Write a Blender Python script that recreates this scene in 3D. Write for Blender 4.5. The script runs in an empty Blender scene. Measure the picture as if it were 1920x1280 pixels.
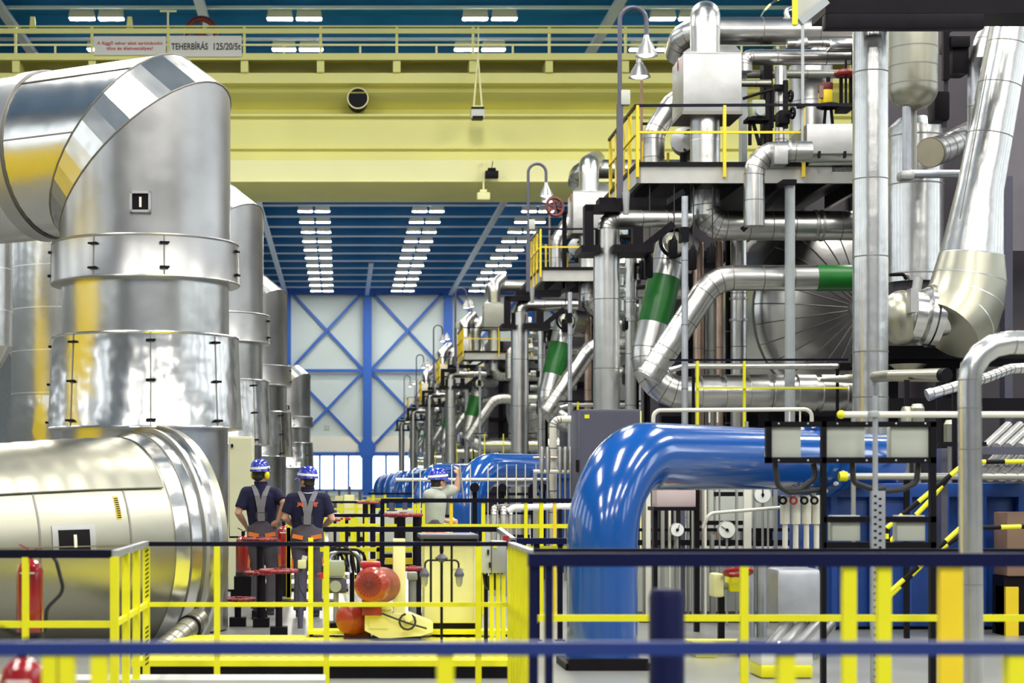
import bpy, bmesh, math, random
from mathutils import Vector, Matrix, Quaternion
R_ = math.radians
random.seed(7)
sc = bpy.context.scene
COL = sc.collection
F = 3440.0            # focal length in photo pixels (1920 wide)
VX, VY, CZ = 640.0, 905.0, 1.6   # vanishing point of the hall, eye height

# ------------------------------------------------------------------ camera
cam = bpy.data.cameras.new('camera'); camo = bpy.data.objects.new('camera', cam); COL.objects.link(camo)
camo.location = (0, 0, CZ); camo.rotation_euler = (math.pi/2, 0, 0)
cam.sensor_width = 36.0; cam.sensor_fit = 'HORIZONTAL'
cam.lens = 36.0*F/1920.0
cam.shift_x = (960-VX)/1920.0
cam.shift_y = (VY-640)/1920.0
cam.clip_start = 0.1; cam.clip_end = 1000
cam.dof.use_dof = True; cam.dof.focus_distance = 25.0
cam.dof.aperture_fstop = (cam.lens/1000.0)/0.026
sc.camera = camo
# ------------------------------------------------------------------ view
sc.view_settings.view_transform = 'Standard'; sc.view_settings.look = 'None'
sc.view_settings.exposure = 0.35; sc.view_settings.gamma = 1.0
sc.view_settings.use_curve_mapping = False
sc.cycles.use_denoising = True
sc.cycles.max_bounces = 6; sc.cycles.diffuse_bounces = 3; sc.cycles.glossy_bounces = 4
sc.cycles.caustics_reflective = False; sc.cycles.caustics_refractive = False
sc.cycles.sample_clamp_indirect = 6.0
# ------------------------------------------------------------------ world: daylight entering the open end of the hall
w = bpy.data.worlds.new('daylight'); sc.world = w; w.use_nodes = True
bg = w.node_tree.nodes['Background']
bg.inputs[0].default_value = (0.93, 0.96, 1.0, 1); bg.inputs[1].default_value = 0.5
# ------------------------------------------------------------------ added area lights under the roof, out of view, lighting the near bays
def area(name, loc, sx, sy, power, col=(1, 0.97, 0.90)):
    l = bpy.data.lights.new(name, 'AREA'); l.shape = 'RECTANGLE'; l.size = sx; l.size_y = sy
    l.energy = power; l.color = col
    o = bpy.data.objects.new(name, l); COL.objects.link(o); o.location = loc
    return o
for i, yy in enumerate((-24, -6, 12, 30, 48)):
    for xx in (-8, 4, 16, 28):
        area('roof_fill', (xx, yy, 19.6), 2.2, 9.0, 1900)

# ------------------------------------------------------------------ helpers
def P(px, py, Y): return Vector(((px-VX)*Y/F, Y, CZ+(VY-py)*Y/F))
def S(n, Y): return n*Y/F

def mat(name, col, rough=0.5, metal=0.0, bump=0.0, bscale=6.0, var=0.0, vscale=3.0, stretch=(1, 1, 1), coat=0.0, spec=0.5, emit=None, estr=0.0):
    m = bpy.data.materials.new(name); m.use_nodes = True
    nt = m.node_tree; b = nt.nodes['Principled BSDF']
    b.inputs['Base Color'].default_value = (*col, 1)
    b.inputs['Roughness'].default_value = rough
    b.inputs['Metallic'].default_value = metal
    b.inputs['Specular IOR Level'].default_value = spec
    if coat: b.inputs['Coat Weight'].default_value = coat; b.inputs['Coat Roughness'].default_value = 0.08
    if emit: b.inputs['Emission Color'].default_value = (*emit, 1); b.inputs['Emission Strength'].default_value = estr
    if bump or var:
        tc = nt.nodes.new('ShaderNodeTexCoord'); mp = nt.nodes.new('ShaderNodeMapping')
        mp.inputs['Scale'].default_value = stretch
        nt.links.new(tc.outputs['Object'], mp.inputs['Vector'])
    if var:
        n = nt.nodes.new('ShaderNodeTexNoise'); n.inputs['Scale'].default_value = vscale; n.inputs['Detail'].default_value = 4
        nt.links.new(mp.outputs['Vector'], n.inputs['Vector'])
        cr = nt.nodes.new('ShaderNodeValToRGB')
        cr.color_ramp.elements[0].position = 0.3; cr.color_ramp.elements[1].position = 0.7
        cr.color_ramp.elements[0].color = (*[max(0, c*(1-var)) for c in col], 1)
        cr.color_ramp.elements[1].color = (*[min(1, c*(1+var*0.6)) for c in col], 1)
        nt.links.new(n.outputs['Fac'], cr.inputs['Fac']); nt.links.new(cr.outputs['Color'], b.inputs['Base Color'])
    if bump:
        n2 = nt.nodes.new('ShaderNodeTexNoise'); n2.inputs['Scale'].default_value = bscale; n2.inputs['Detail'].default_value = 2
        nt.links.new(mp.outputs['Vector'], n2.inputs['Vector'])
        bp = nt.nodes.new('ShaderNodeBump'); bp.inputs['Strength'].default_value = 1.0; bp.inputs['Distance'].default_value = bump
        nt.links.new(n2.outputs['Fac'], bp.inputs['Height']); nt.links.new(bp.outputs['Normal'], b.inputs['Normal'])
    return m

M = {}
def dm(k, *a, **kw): M[k] = mat(k, *a, **kw)
dm('alu', (0.624, 0.620, 0.601), 0.27, 1.0, bump=0.012, bscale=2.2, var=0.10, vscale=1.5)
dm('alu_pipe', (0.624, 0.616, 0.593), 0.30, 1.0, bump=0.006, bscale=3.0, var=0.12, vscale=2.0)
dm('alu_dent', (0.624, 0.620, 0.608), 0.22, 1.0, bump=0.028, bscale=2.3, var=0.10, vscale=1.2)
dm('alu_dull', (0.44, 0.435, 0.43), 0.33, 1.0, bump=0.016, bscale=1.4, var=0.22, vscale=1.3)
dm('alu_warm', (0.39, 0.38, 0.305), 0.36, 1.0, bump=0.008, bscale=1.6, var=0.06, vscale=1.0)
dm('alu_box', (0.44, 0.44, 0.435), 0.42, 0.9, bump=0.01, bscale=2.5, var=0.08)
dm('seam', (0.22, 0.21, 0.19), 0.5, 0.8)
dm('bright_seam', (0.86, 0.86, 0.84), 0.3, 1.0)
dm('galv', (0.46, 0.48, 0.52), 0.42, 0.8, bump=0.004, bscale=6, var=0.10, vscale=6)
dm('grey_paint', (0.36, 0.39, 0.40), 0.45, var=0.08)
dm('fascia', (0.47, 0.47, 0.44), 0.5, var=0.08)
dm('dark', (0.006, 0.005, 0.007), 0.5, spec=0.12)
dm('shade', (0.30, 0.30, 0.30), 0.35, 0.7)
dm('mauve', (0.16, 0.145, 0.165), 0.6, var=0.1)
dm('dark_steel', (0.008, 0.006, 0.009), 0.5, var=0.3, spec=0.12)
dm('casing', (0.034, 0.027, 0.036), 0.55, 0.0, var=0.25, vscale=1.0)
dm('slate', (0.070, 0.070, 0.105), 0.45, var=0.06)
dm('black_rail', (0.006, 0.006, 0.016), 0.35, spec=0.12)
dm('navy_sheen', (0.004, 0.006, 0.040), 0.4, spec=0.15)  # black rails with their blue sheen put into the colour
dm('blue_sheen', (0.008, 0.026, 0.16), 0.35)  # nearest black rail, its stronger blue sheen painted as base colour
dm('yellow', (0.74, 0.70, 0.006), 0.4, var=0.05)
dm('amber', (0.80, 0.58, 0.012), 0.4, var=0.06)
dm('pale_cream', (0.60, 0.60, 0.40), 0.45, var=0.05)
dm('cream', (0.76, 0.73, 0.34), 0.45, var=0.05)
dm('crane', (0.78, 0.75, 0.25), 0.5, var=0.06, vscale=0.4)
dm('crane_pale', (0.86, 0.83, 0.40), 0.5, var=0.05, vscale=0.4)
dm('crane_shaded', (0.46, 0.42, 0.13), 0.55, var=0.08, vscale=0.4)  # crane yellow with the shade of the walkway recess mixed in
dm('blue_pipe', (0.006, 0.068, 0.29), 0.16, coat=0.6, bump=0.002, bscale=3)
dm('blue_tank', (0.008, 0.055, 0.27), 0.4, var=0.1)
dm('roof_blue', (0.010, 0.17, 0.40), 0.5, var=0.2, vscale=0.3)
dm('roof_beam', (0.010, 0.14, 0.38), 0.4, var=0.2, vscale=0.5)
dm('flange_glint', (0.55, 0.68, 0.82), 0.4)  # pale colour paints the glint along the roof beam undersides
dm('tray', (0.62, 0.68, 0.72), 0.35, 0.4)
dm('wall_blue', (0.008, 0.10, 0.46), 0.5)
dm('wall_panel', (0.58, 0.66, 0.64), 0.7, var=0.08, vscale=0.15)
dm('wall_pale', (0.80, 0.78, 0.66), 0.7)
dm('concrete', (0.34, 0.34, 0.31), 0.35, var=0.2, vscale=0.5)
dm('side_panel', (0.16, 0.18, 0.19), 0.7, var=0.2)
dm('floor_paint', (0.22, 0.225, 0.21), 0.3, var=0.18, vscale=0.8)
dm('red', (0.34, 0.010, 0.014), 0.35)
dm('red_gloss', (0.26, 0.008, 0.010), 0.15, coat=0.8)
dm('red_worn', (0.26, 0.02, 0.022), 0.45, var=0.5, vscale=9)
dm('motor', (0.30, 0.032, 0.014), 0.3, coat=0.4)
dm('maroon', (0.12, 0.014, 0.016), 0.5)
dm('green', (0.012, 0.155, 0.020), 0.35, var=0.12)
dm('white', (0.82, 0.82, 0.80), 0.5)
dm('off_white', (0.70, 0.68, 0.58), 0.5)
dm('sign_white', (0.72, 0.70, 0.62), 0.6)
dm('copper', (0.55, 0.40, 0.31), 0.35, 0.8, var=0.2)
dm('sage', (0.30, 0.34, 0.24), 0.5, var=0.1)
dm('rubber', (0.012, 0.012, 0.014), 0.55)
dm('skin', (0.62, 0.36, 0.24), 0.55)
dm('hair', (0.02, 0.014, 0.012), 0.6)
dm('shirt_navy', (0.006, 0.006, 0.036), 0.9, bump=0.01, bscale=9)
dm('shirt_grey', (0.42, 0.45, 0.38), 0.9, bump=0.01, bscale=9)
dm('overall', (0.088, 0.078, 0.098), 0.85, bump=0.012, bscale=8, var=0.15, vscale=6)
dm('overall_dark', (0.03, 0.028, 0.036), 0.85)
dm('strap', (0.20, 0.19, 0.21), 0.8)
dm('orange', (0.80, 0.20, 0.03), 0.7)
dm('orange_text', (0.85, 0.16, 0.04), 0.7)
dm('helmet', (0.012, 0.03, 0.42), 0.22, coat=0.6)
dm('muff', (0.85, 0.72, 0.01), 0.3)
dm('black_text', (0.015, 0.015, 0.015), 0.6)
dm('red_text', (0.55, 0.06, 0.07), 0.6)
dm('lamp_white', (0.9, 0.9, 0.88), 0.5, emit=(1, 0.98, 0.92), estr=130.0)
dm('window_light', (0.9, 0.95, 1.0), 0.5, emit=(0.66, 0.86, 1.0), estr=1.7)
dm('side_glow', (0.9, 0.95, 1.0), 0.5, emit=(0.88, 0.95, 1.0), estr=2.2)
dm('lamp_box', (0.62, 0.62, 0.55), 0.5)
dm('bulb', (1, 1, 1), 0.3, emit=(1, 0.97, 0.9), estr=5.0)
dm('brown_panel', (0.25, 0.15, 0.10), 0.6)
dm('gauge_face', (0.80, 0.82, 0.76), 0.4)
dm('panel_grey', (0.44, 0.46, 0.40), 0.6, var=0.06)
dm('pink_grey', (0.55, 0.44, 0.44), 0.6, var=0.1)
dm('tubes', (0.36, 0.36, 0.33), 0.4, 0.5)

class MB:
    """collects shapes in world coordinates; build() links them as one mesh object"""
    def __init__(s): s.v = []; s.f = []; s.m = []; s.k = 0
    def add(s, vs, fs, k=None):
        n = len(s.v); s.v += [Vector(q) for q in vs]
        for f in fs: s.f.append([n+i for i in f]); s.m.append(s.k if k is None else k)
    def bb(s, x0, x1, y0, y1, z0, z1, k=None):
        vs = [(x, y, z) for x in (x0, x1) for y in (y0, y1) for z in (z0, z1)]
        s.add(vs, [(0, 1, 3, 2), (4, 6, 7, 5), (0, 4, 5, 1), (2, 3, 7, 6), (0, 2, 6, 4), (1, 5, 7, 3)], k); return s
    def chb(s, x0, x1, y0, y1, z0, z1, c, k=None):
        """box with chamfered edges"""
        bm = bmesh.new(); bmesh.ops.create_cube(bm, size=1)
        for v in bm.verts: v.co = Vector((x0 if v.co.x < 0 else x1, y0 if v.co.y < 0 else y1, z0 if v.co.z < 0 else z1))
        bmesh.ops.bevel(bm, geom=bm.edges[:], offset=c, segments=2, affect='EDGES', profile=0.6)
        bm.verts.index_update()
        s.add([v.co.copy() for v in bm.verts], [[v.index for v in f.verts] for f in bm.faces], k); bm.free(); return s
    def pb(s, px0, px1, py0, py1, Y, dep, k=None, c=0):
        """box whose front face covers the given photo rectangle at distance Y"""
        a = P(px0, py1, Y); b = P(px1, py0, Y)
        if c: return s.chb(a.x, b.x, Y, Y+dep, a.z, b.z, c, k)
        return s.bb(a.x, b.x, Y, Y+dep, a.z, b.z, k)
    def beam(s, a, b, w, h=None, k=None, up=None):
        a, b = Vector(a), Vector(b); h = h or w; t = (b-a).normalized()
        u = Vector(up) if up else (Vector((0, 0, 1)) if abs(t.z) < 0.95 else Vector((0, 1, 0)))
        x = t.cross(u).normalized(); y = x.cross(t)
        vs = [p+x*sx*w/2+y*sy*h/2 for p in (a, b) for sx, sy in ((-1, -1), (1, -1), (1, 1), (-1, 1))]
        s.add(vs, [(3, 2, 1, 0), (4, 5, 6, 7), (0, 1, 5, 4), (1, 2, 6, 5), (2, 3, 7, 6), (3, 0, 4, 7)], k); return s
    def sweep(s, pts, rs, n=20, caps=True, k=None):
        """round tube through pts, mitred at every corner"""
        pts = [Vector(p) for p in pts]
        if not hasattr(rs, '__len__'): rs = [rs]*len(pts)
        ts = [(pts[i+1]-pts[i]).normalized() for i in range(len(pts)-1)]
        t = ts[0]; ref = Vector((0, 0, 1)) if abs(t.z) < 0.9 else Vector((1, 0, 0))
        x = t.cross(ref).normalized(); y = t.cross(x)
        rings = []
        for i, p in enumerate(pts):
            if i == 0: nb = ts[0]; tin = ts[0]
            elif i == len(pts)-1: nb = ts[-1]; tin = ts[-1]
            else: tin = ts[i-1]; nb = tin+ts[i]; nb = nb.normalized() if nb.length > 1e-6 else tin
            ring = []
            for j in range(n):
                a = 2*math.pi*j/n; o = (x*math.cos(a)+y*math.sin(a))*rs[i]
                d = tin.dot(nb); kk = -(o.dot(nb))/d if abs(d) > 0.2 else 0
                ring.append(p+o+tin*kk)
            rings.append(ring)
            if 0 < i < len(pts)-1:
                q = ts[i-1].rotation_difference(ts[i]); x = q @ x; y = q @ y
        vs = [v for r in rings for v in r]; fs = []
        for i in range(len(pts)-1):
            for j in range(n):
                j2 = (j+1) % n; fs.append((i*n+j, i*n+j2, (i+1)*n+j2, (i+1)*n+j))
        if caps: fs.append(tuple(reversed(range(n)))); fs.append(tuple((len(pts)-1)*n+j for j in range(n)))
        s.add(vs, fs, k); return s
    def cyl(s, a, b, r, r2=None, n=20, k=None, caps=True): return s.sweep([a, b], [r, r if r2 is None else r2], n, caps, k)
    def pipe(s, pts, r, bend=None, seg=4, n=24, seam=0.0, sw=0.016, ks=1, caps=True, rr=None):
        path, corners = fillet(pts, bend if bend is not None else r*2.2, seg)
        s.sweep(path, r, n, caps, 0)
        if seam:
            for i in range(1, len(path)-1):
                t = ((path[i]-path[i-1]).normalized()+(path[i+1]-path[i]).normalized()).normalized()
                s.ring(path[i], t, r*1.004+0.003, sw, ks, n)
            for i in range(len(path)-1):
                L = (path[i+1]-path[i]).length; t = (path[i+1]-path[i]).normalized()
                q = int(L/seam)
                for j in range(1, q+1):
                    if j*L/(q+1) < L: s.ring(path[i]+t*(j*L/(q+1)), t, r+0.004, sw, ks, n)
        return s
    def ring(s, c, t, r, w, k=None, n=24):
        c = Vector(c); t = Vector(t).normalized()
        return s.sweep([c-t*w/2, c+t*w/2], r, n, True, k)
    def torus(s, c, axis, R, r, n=28, m=8, k=None, arc=None):
        c = Vector(c); z = Vector(axis).normalized(); x = z.orthogonal().normalized(); y = z.cross(x)
        vs = []; fs = []
        for i in range(n):
            a = 2*math.pi*i/n; d = x*math.cos(a)+y*math.sin(a)
            for j in range(m):
                b = 2*math.pi*j/m; vs.append(c+d*(R+r*math.cos(b))+z*r*math.sin(b))
        for i in range(n):
            for j in range(m):
                fs.append((i*m+j, ((i+1) % n)*m+j, ((i+1) % n)*m+(j+1) % m, i*m+(j+1) % m))
        s.add(vs, fs, k); return s
    def lathe(s, prof, c, axis=(0, 0, 1), n=32, k=None):
        """prof: [(radius, height along axis)]"""
        c = Vector(c); z = Vector(axis).normalized(); x = z.orthogonal().normalized(); y = z.cross(x)
        vs = []; fs = []
        for r, h in prof:
            for j in range(n):
                a = 2*math.pi*j/n; vs.append(c+z*h+(x*math.cos(a)+y*math.sin(a))*max(r, 1e-4))
        for i in range(len(prof)-1):
            for j in range(n):
                j2 = (j+1) % n; fs.append((i*n+j, i*n+j2, (i+1)*n+j2, (i+1)*n+j))
        fs.append(tuple(reversed(range(n)))); fs.append(tuple((len(prof)-1)*n+j for j in range(n)))
        s.add(vs, fs, k); return s
    def sph(s, c, r, n=16, m=10, k=None, R=None):
        c = Vector(c); r = Vector(r) if hasattr(r, '__len__') else Vector((r, r, r)); vs = []; fs = []
        for i in range(m+1):
            th = math.pi*i/m
            for j in range(n):
                a = 2*math.pi*j/n
                q = Vector((r.x*math.sin(th)*math.cos(a), r.y*math.sin(th)*math.sin(a), r.z*math.cos(th)))
                vs.append(c+(R @ q if R else q))
        for i in range(m):
            for j in range(n):
                j2 = (j+1) % n; fs.append((i*n+j, (i+1)*n+j, (i+1)*n+j2, i*n+j2))
        s.add(vs, fs, k); return s
    def prism(s, poly, ext, k=None):
        ext = Vector(ext); n = len(poly); a = [Vector(p) for p in poly]
        fs = [tuple(range(n)), tuple(reversed(range(n, 2*n)))]
        for i in range(n): fs.append((i, n+i, n+(i+1) % n, (i+1) % n))
        s.add(a+[p+ext for p in a], fs, k); return s
    def mesh(s, name, mats, off, ang=25, smooth=True):
        me = bpy.data.meshes.new(name)
        me.from_pydata([v-off for v in s.v], [], s.f)
        for m in (mats if isinstance(mats, (list, tuple)) else [mats]): me.materials.append(M[m] if isinstance(m, str) else m)
        me.polygons.foreach_set('material_index', s.m)
        me.update()
        bm = bmesh.new(); bm.from_mesh(me)
        bmesh.ops.remove_doubles(bm, verts=bm.verts[:], dist=2e-5)
        bmesh.ops.recalc_face_normals(bm, faces=bm.faces[:]); bm.to_mesh(me); bm.free()
        if smooth:
            me.polygons.foreach_set('use_smooth', [True]*len(me.polygons)); me.set_sharp_from_angle(angle=R_(ang))
        return me
    def build(s, name, mats, parent=None, ang=25, label=None):
        if parent is None:
            xs = [v.x for v in s.v]; ys = [v.y for v in s.v]; zs = [v.z for v in s.v]
            off = Vector(((min(xs)+max(xs))/2, (min(ys)+max(ys))/2, min(zs)))
        else: off = LOC[parent.name]
        o = bpy.data.objects.new(name, s.mesh(name, mats, off, ang)); COL.objects.link(o)
        if parent is None: o.location = off
        else: o.parent = parent
        LOC[o.name] = off
        if label: o['label'] = label
        return o
LOC = {}
def fillet(pts, bend, seg):
    pts = [Vector(p) for p in pts]; out = [pts[0]]; corners = []
    for i in range(1, len(pts)-1):
        a, b, c = pts[i-1], pts[i], pts[i+1]
        u = (a-b).normalized(); v = (c-b).normalized(); ang = u.angle(v)
        if ang > math.pi-0.05 or bend <= 0: out.append(b); continue
        d = bend/math.tan(ang/2); lim = 0.49*min((a-b).length, (c-b).length) if len(pts) > 3 else 0.95*min((a-b).length, (c-b).length)
        d = min(d, lim); rad = d*math.tan(ang/2)
        cen = b+(u+v).normalized()*(rad/math.sin(ang/2))
        p0 = b+u*d; q0 = p0-cen; p1 = b+v*d; q1 = p1-cen
        tot = q0.angle(q1); ax = q0.cross(q1).normalized()
        k = max(2, round(seg*tot/(math.pi/2)))
        for j in range(k+1): out.append(cen+Quaternion(ax, tot*j/k) @ q0)
    out.append(pts[-1])
    return out, corners

def tag(o, label, cat, group=None):
    o['label'] = label; o['category'] = cat
    if group: o['group'] = group
    return o
def thing(name, label, cat, loc, group=None):
    o = bpy.data.objects.new(name, None); COL.objects.link(o); o.empty_display_size = 0.1
    o.location = loc; LOC[o.name] = Vector(loc); return tag(o, label, cat, group)
def solo(name, mb, mats, label, cat, group=None, ang=25): return tag(mb.build(name, mats, None, ang), label, cat, group)
def struct(name, mb, mats, ang=25):
    o = mb.build(name, mats, None, ang); o['kind'] = 'structure'; return o
def copy_tree(o, delta, label=None, group=None):
    """a thing, its parts and their sub-parts, moved by delta"""
    r = o.copy(); COL.objects.link(r); r.location = o.location+Vector(delta)
    LOC[r.name] = LOC[o.name]+Vector(delta)
    if label: r['label'] = label
    if group: r['group'] = group
    for ch in list(o.children):
        c = ch.copy(); COL.objects.link(c); c.parent = r
        for g in list(ch.children):
            e = g.copy(); COL.objects.link(e); e.parent = c
    return r
def text_obj(name, body, center, height, matname, parent, width=None, rot=(math.pi/2, 0, 0), thick=0.004):
    """raised lettering, turned into a mesh"""
    cu = bpy.data.curves.new(name, 'FONT'); cu.body = body; cu.size = 1; cu.extrude = 0; cu.offset = 0.02; cu.align_x = 'CENTER'; cu.align_y = 'CENTER'
    t = bpy.data.objects.new(name, cu); COL.objects.link(t)
    dg = bpy.context.evaluated_depsgraph_get(); dg.update()
    me = bpy.data.meshes.new_from_object(t.evaluated_get(dg))
    bpy.data.objects.remove(t)
    xs = [v.co.x for v in me.vertices]; ys = [v.co.y for v in me.vertices]
    cx, cy = (min(xs)+max(xs))/2, (min(ys)+max(ys))/2
    sy = height/(max(ys)-min(ys)); sx = width/(max(xs)-min(xs)) if width else sy
    Rm = Matrix.Rotation(rot[2], 3, 'Z') @ Matrix.Rotation(rot[0], 3, 'X')
    off = Vector(center)-(LOC[parent.name] if parent else Vector((0, 0, 0)))
    for v in me.vertices: v.co = Rm @ Vector(((v.co.x-cx)*sx, (v.co.y-cy)*sy, 0)) + off
    me.materials.clear(); me.materials.append(M[matname])
    o = bpy.data.objects.new(name, me); COL.objects.link(o); o.parent = parent
    LOC[o.name] = LOC[parent.name] if parent else Vector((0, 0, 0))
    return o
# ================================================================== the hall itself
XL, XR, YN, YF, ZT = -24.0, 40.0, -36.0, 176.0, 20.7
struct('floor', MB().bb(XL, XR, YN, YF+1, -0.3, 0.0), 'floor_paint')
struct('ceiling', MB().bb(XL, XR, YN, YF+1, ZT, ZT+0.3), 'roof_blue')
m = MB().bb(XL, XR, YF, YF+0.4, 6.0, ZT); m.bb(XL, XR, YF, YF+0.4, 0, 0.85)
struct('wall_end', m, 'wall_panel')
struct('trim_1', MB().bb(XL, XR, YF-0.25, YF+0.3, 4.55, 6.05), 'wall_pale')
colx = [-20.7+7.73*i for i in range(8)]
for i, x in enumerate(colx):
    struct('trim_%d' % (2+i), MB().bb(x-0.42, x+0.42, YF-0.7, YF, 0, 20.0), 'wall_blue')
zt, zm, zb = 20.0, 12.34, 4.9
struct('trim_12', MB().bb(XL, XR, YF-0.6, YF-0.3, 19.6, 20.5), 'wall_blue')
struct('trim_13', MB().bb(XL, XR, YF-0.5, YF-0.3, zm-0.14, zm+0.14), 'wall_blue')
struct('trim_14', MB().bb(XL, XR, YF-0.5, YF-0.3, 4.3, 4.55), 'wall_blue')
n = 20
for i in range(7):
    a, b = colx[i]+0.3, colx[i+1]-0.3
    for z0, z1 in ((zm, zt), (zb, zm)):
        for (p, q, dy) in (((a, z0), (b, z1), 0), ((a, z1), (b, z0), 0.16)):
            struct('trim_%d' % n, MB().beam((p[0], YF-0.46+dy, p[1]), (q[0], YF-0.46+dy, q[1]), 0.14, 0.26), 'wall_blue'); n += 1
    wx0, wx1 = colx[i]+0.42, colx[i+1]-0.42
    fr = MB().bb(wx0, wx1, YF-0.1, YF+0.1, 0.85, 1.0); fr.bb(wx0, wx1, YF-0.1, YF+0.1, 4.2, 4.3)
    for q in range(6):
        x = wx0+(wx1-wx0)*q/5; fr.bb(x-0.09, x+0.09, YF-0.1, YF+0.1, 0.85, 4.3)
    wn = struct('window_%d' % (i+1), fr, 'wall_blue')
    MB().bb(wx0, wx1, YF+0.12, YF+0.14, 0.85, 4.3).build('pane', 'window_light', wn)
# gusset plate where the braces meet the middle column
struct('trim_90', MB().prism([(2.45-.85, YF-0.75, 5.1), (2.45-.3, YF-0.75, 5.9), (2.45+.3, YF-0.75, 5.9), (2.45+.85, YF-0.75, 5.1), (2.45+0.6, YF-0.75, 4.0), (2.45-0.6, YF-0.75, 4.0)], (0, 0.05, 0)), 'wall_blue')
# vent grille on the end wall
tag(MB().pb(608, 618, 797, 806, YF-0.05, 0.05).build('wall_vent', 'panel_grey'), 'small dark square vent low on the pale end wall', 'vent')
# side walls; their glowing windows are added, unseen, for streaks in the sheet metal
for side, x0, x1 in (('left', XL-0.4, XL), ('right', XR, XR+0.4)):
    struct('wall_'+side, MB().bb(x0, x1, YN, YF, 0, ZT), 'side_panel')
    xi = x1+0.01 if side == 'left' else x0-0.01
    for i in range(8):
        y0 = -8+i*9.0
        f = MB().bb(xi-0.05, xi+0.05, y0-0.15, y0+4.15, 7.9, 16.1)
        wo = struct('window_%d' % (20+i+(10 if side == 'right' else 0)), f, 'wall_blue')
        d = 0.08 if side == 'left' else -0.08
        MB().bb(min(xi+d, xi), max(xi+d, xi), y0, y0+4, 8, 16).build('pane', 'side_glow', wo)
m = MB().bb(XL, XR, YN-0.4, YN, 0, ZT); struct('wall_rear', m, 'side_panel')
for i in range(8): struct('trim_%d' % (100+i), MB().bb(colx[i]-.42, colx[i]+.42, YN, YN+.5, 0, 20), 'wall_blue')
struct('door_1', MB().bb(-3, 5, YN, YN+.2, 0, 7), 'slate')
# roof beams across the hall
for i in range(24):
    y = 60+5*i
    if y > 174: break
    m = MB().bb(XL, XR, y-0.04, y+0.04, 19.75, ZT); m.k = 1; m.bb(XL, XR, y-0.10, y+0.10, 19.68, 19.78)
    o = m.build('roof_beam', ['roof_beam', 'flange_glint']); o['kind'] = 'structure'
# pale cable trays running lengthwise under the roof
for i, x in enumerate((-12.9, -5.3, 2.45, 10.4, 18.1)):
    m = MB()
    y0, y1 = (58, 175) if i != 2 else (150, 175)
    m.bb(x-0.16, x+0.16, y0, y1, 19.45, 19.55); m.bb(x-0.18, x-0.16, y0, y1, 19.45, 19.66); m.bb(x+0.16, x+0.18, y0, y1, 19.45, 19.66)
    tag(m.build('cable_tray', 'tray'), ['white cable tray under the blue roof, far left one, ending behind the crane', 'white cable tray under the blue roof meeting the left blue column', 'short white cable tray under the blue roof above the middle blue column', 'white cable tray slanting under the blue roof to the right blue column', 'white cable tray under the blue roof, farthest right behind the tall pipes'][i], 'cable tray', 'cable trays under the roof')
# ceiling lamps in pairs
def make_lamp(x, y):
    m = MB(); m.prism([(x-0.50, y-0.22, 19.42), (x+0.50, y-0.22, 19.42), (x+0.44, y-0.17, 19.80), (x-0.44, y-0.17, 19.80)], (0, 0.40, 0)); m.bb(x-0.04, x+0.04, y-0.04, y+0.04, 19.8, ZT)
    o = m.build('ceiling_lamp', 'lamp_box')
    l = MB(); l.bb(x-0.46, x+0.46, y-0.19, y+0.15, 19.39, 19.425); l.build('lens', 'lamp_white', o)
    return o
lamp0 = None
LX = (-9.4, -1.8, 5.7, 12.9, 20.4)
CN = ['outermost left', 'left', 'middle', 'right', 'far right']
for r in range(21):
    y = 70.5+5*r
    for ci, x in enumerate(LX):
        if ci in (0, 4) and r > 3: continue
        for k in (-1, 1):
            xx = x+k*0.56
            if lamp0 is None: lamp0 = make_lamp(0, 0); o = lamp0; o.location = Vector((xx, y, lamp0.location.z))
            else: o = copy_tree(lamp0, Vector((xx, y, lamp0.location.z))-lamp0.location)
            tag(o, 'white roof lamp, %s of pair, row %d from front, %s line' % ('left' if k < 0 else 'right', r+1, CN[ci]), 'lamp', 'roof lamps in pairs')

# ================================================================== overhead travelling crane
CY = 65.0
def zc(py, Y=CY): return CZ+(VY-py)*Y/F
cr = thing('overhead_crane', 'yellow overhead travelling crane spanning the hall with railed walkway and two signs', 'crane', (4, CY, zc(358)))
prof = [(142, -0.45, 0), (161, -0.45, 0), (162, 0.05, 0), (165, 0.05, 0), (178, -0.40, 0), (197, 0.75, 2), (212, 0.30, 0), (213, 0.05, 0), (217, 0.05, 2), (219, 0.30, 0), (273, 0.30, 0), (274, 0.18, 2), (277, 0.18, 0), (279, 0.38, 0), (299, 0.30, 0), (300, 0.02, 2), (303, 0.02, 1), (340, 0.02, 1), (341, -0.05, 1), (343, 0.02, 2), (358, 1.1, 2)]
m = MB(); pts = []
for (py, dy, k) in prof: pts.append((CY+dy, zc(py)))
for i in range(len(pts)-1):
    (y0, z0), (y1, z1) = pts[i], pts[i+1]
    k = prof[i+1][2]; k = 1 if k == 1 else 0
    m.add([(XL, y0, z0), (XR, y0, z0), (XR, y1, z1), (XL, y1, z1)], [(0, 1, 2, 3)], k)
m.add([(XL, pts[-1][0], pts[-1][1]), (XR, pts[-1][0], pts[-1][1]), (XR, CY+2.6, pts[-1][1]), (XL, CY+2.6, pts[-1][1])], [(0, 1, 2, 3)])
m.add([(XL, CY+2.6, pts[-1][1]), (XR, CY+2.6, pts[-1][1]), (XR, CY+2.6, zc(142)), (XL, CY+2.6, zc(142))], [(0, 1, 2, 3)])
m.add([(XL, CY-0.45, zc(142)), (XR, CY-0.45, zc(142)), (XR, CY+2.6, zc(142)), (XL, CY+2.6, zc(142))], [(3, 2, 1, 0)])
m.build('girder', ['crane', 'crane_pale'], cr, 20)
m = MB().bb(XL, XR, CY+0.5, CY+2.4, zc(142), zc(112)); m.build('walkway_support', 'crane_shaded', cr)
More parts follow.
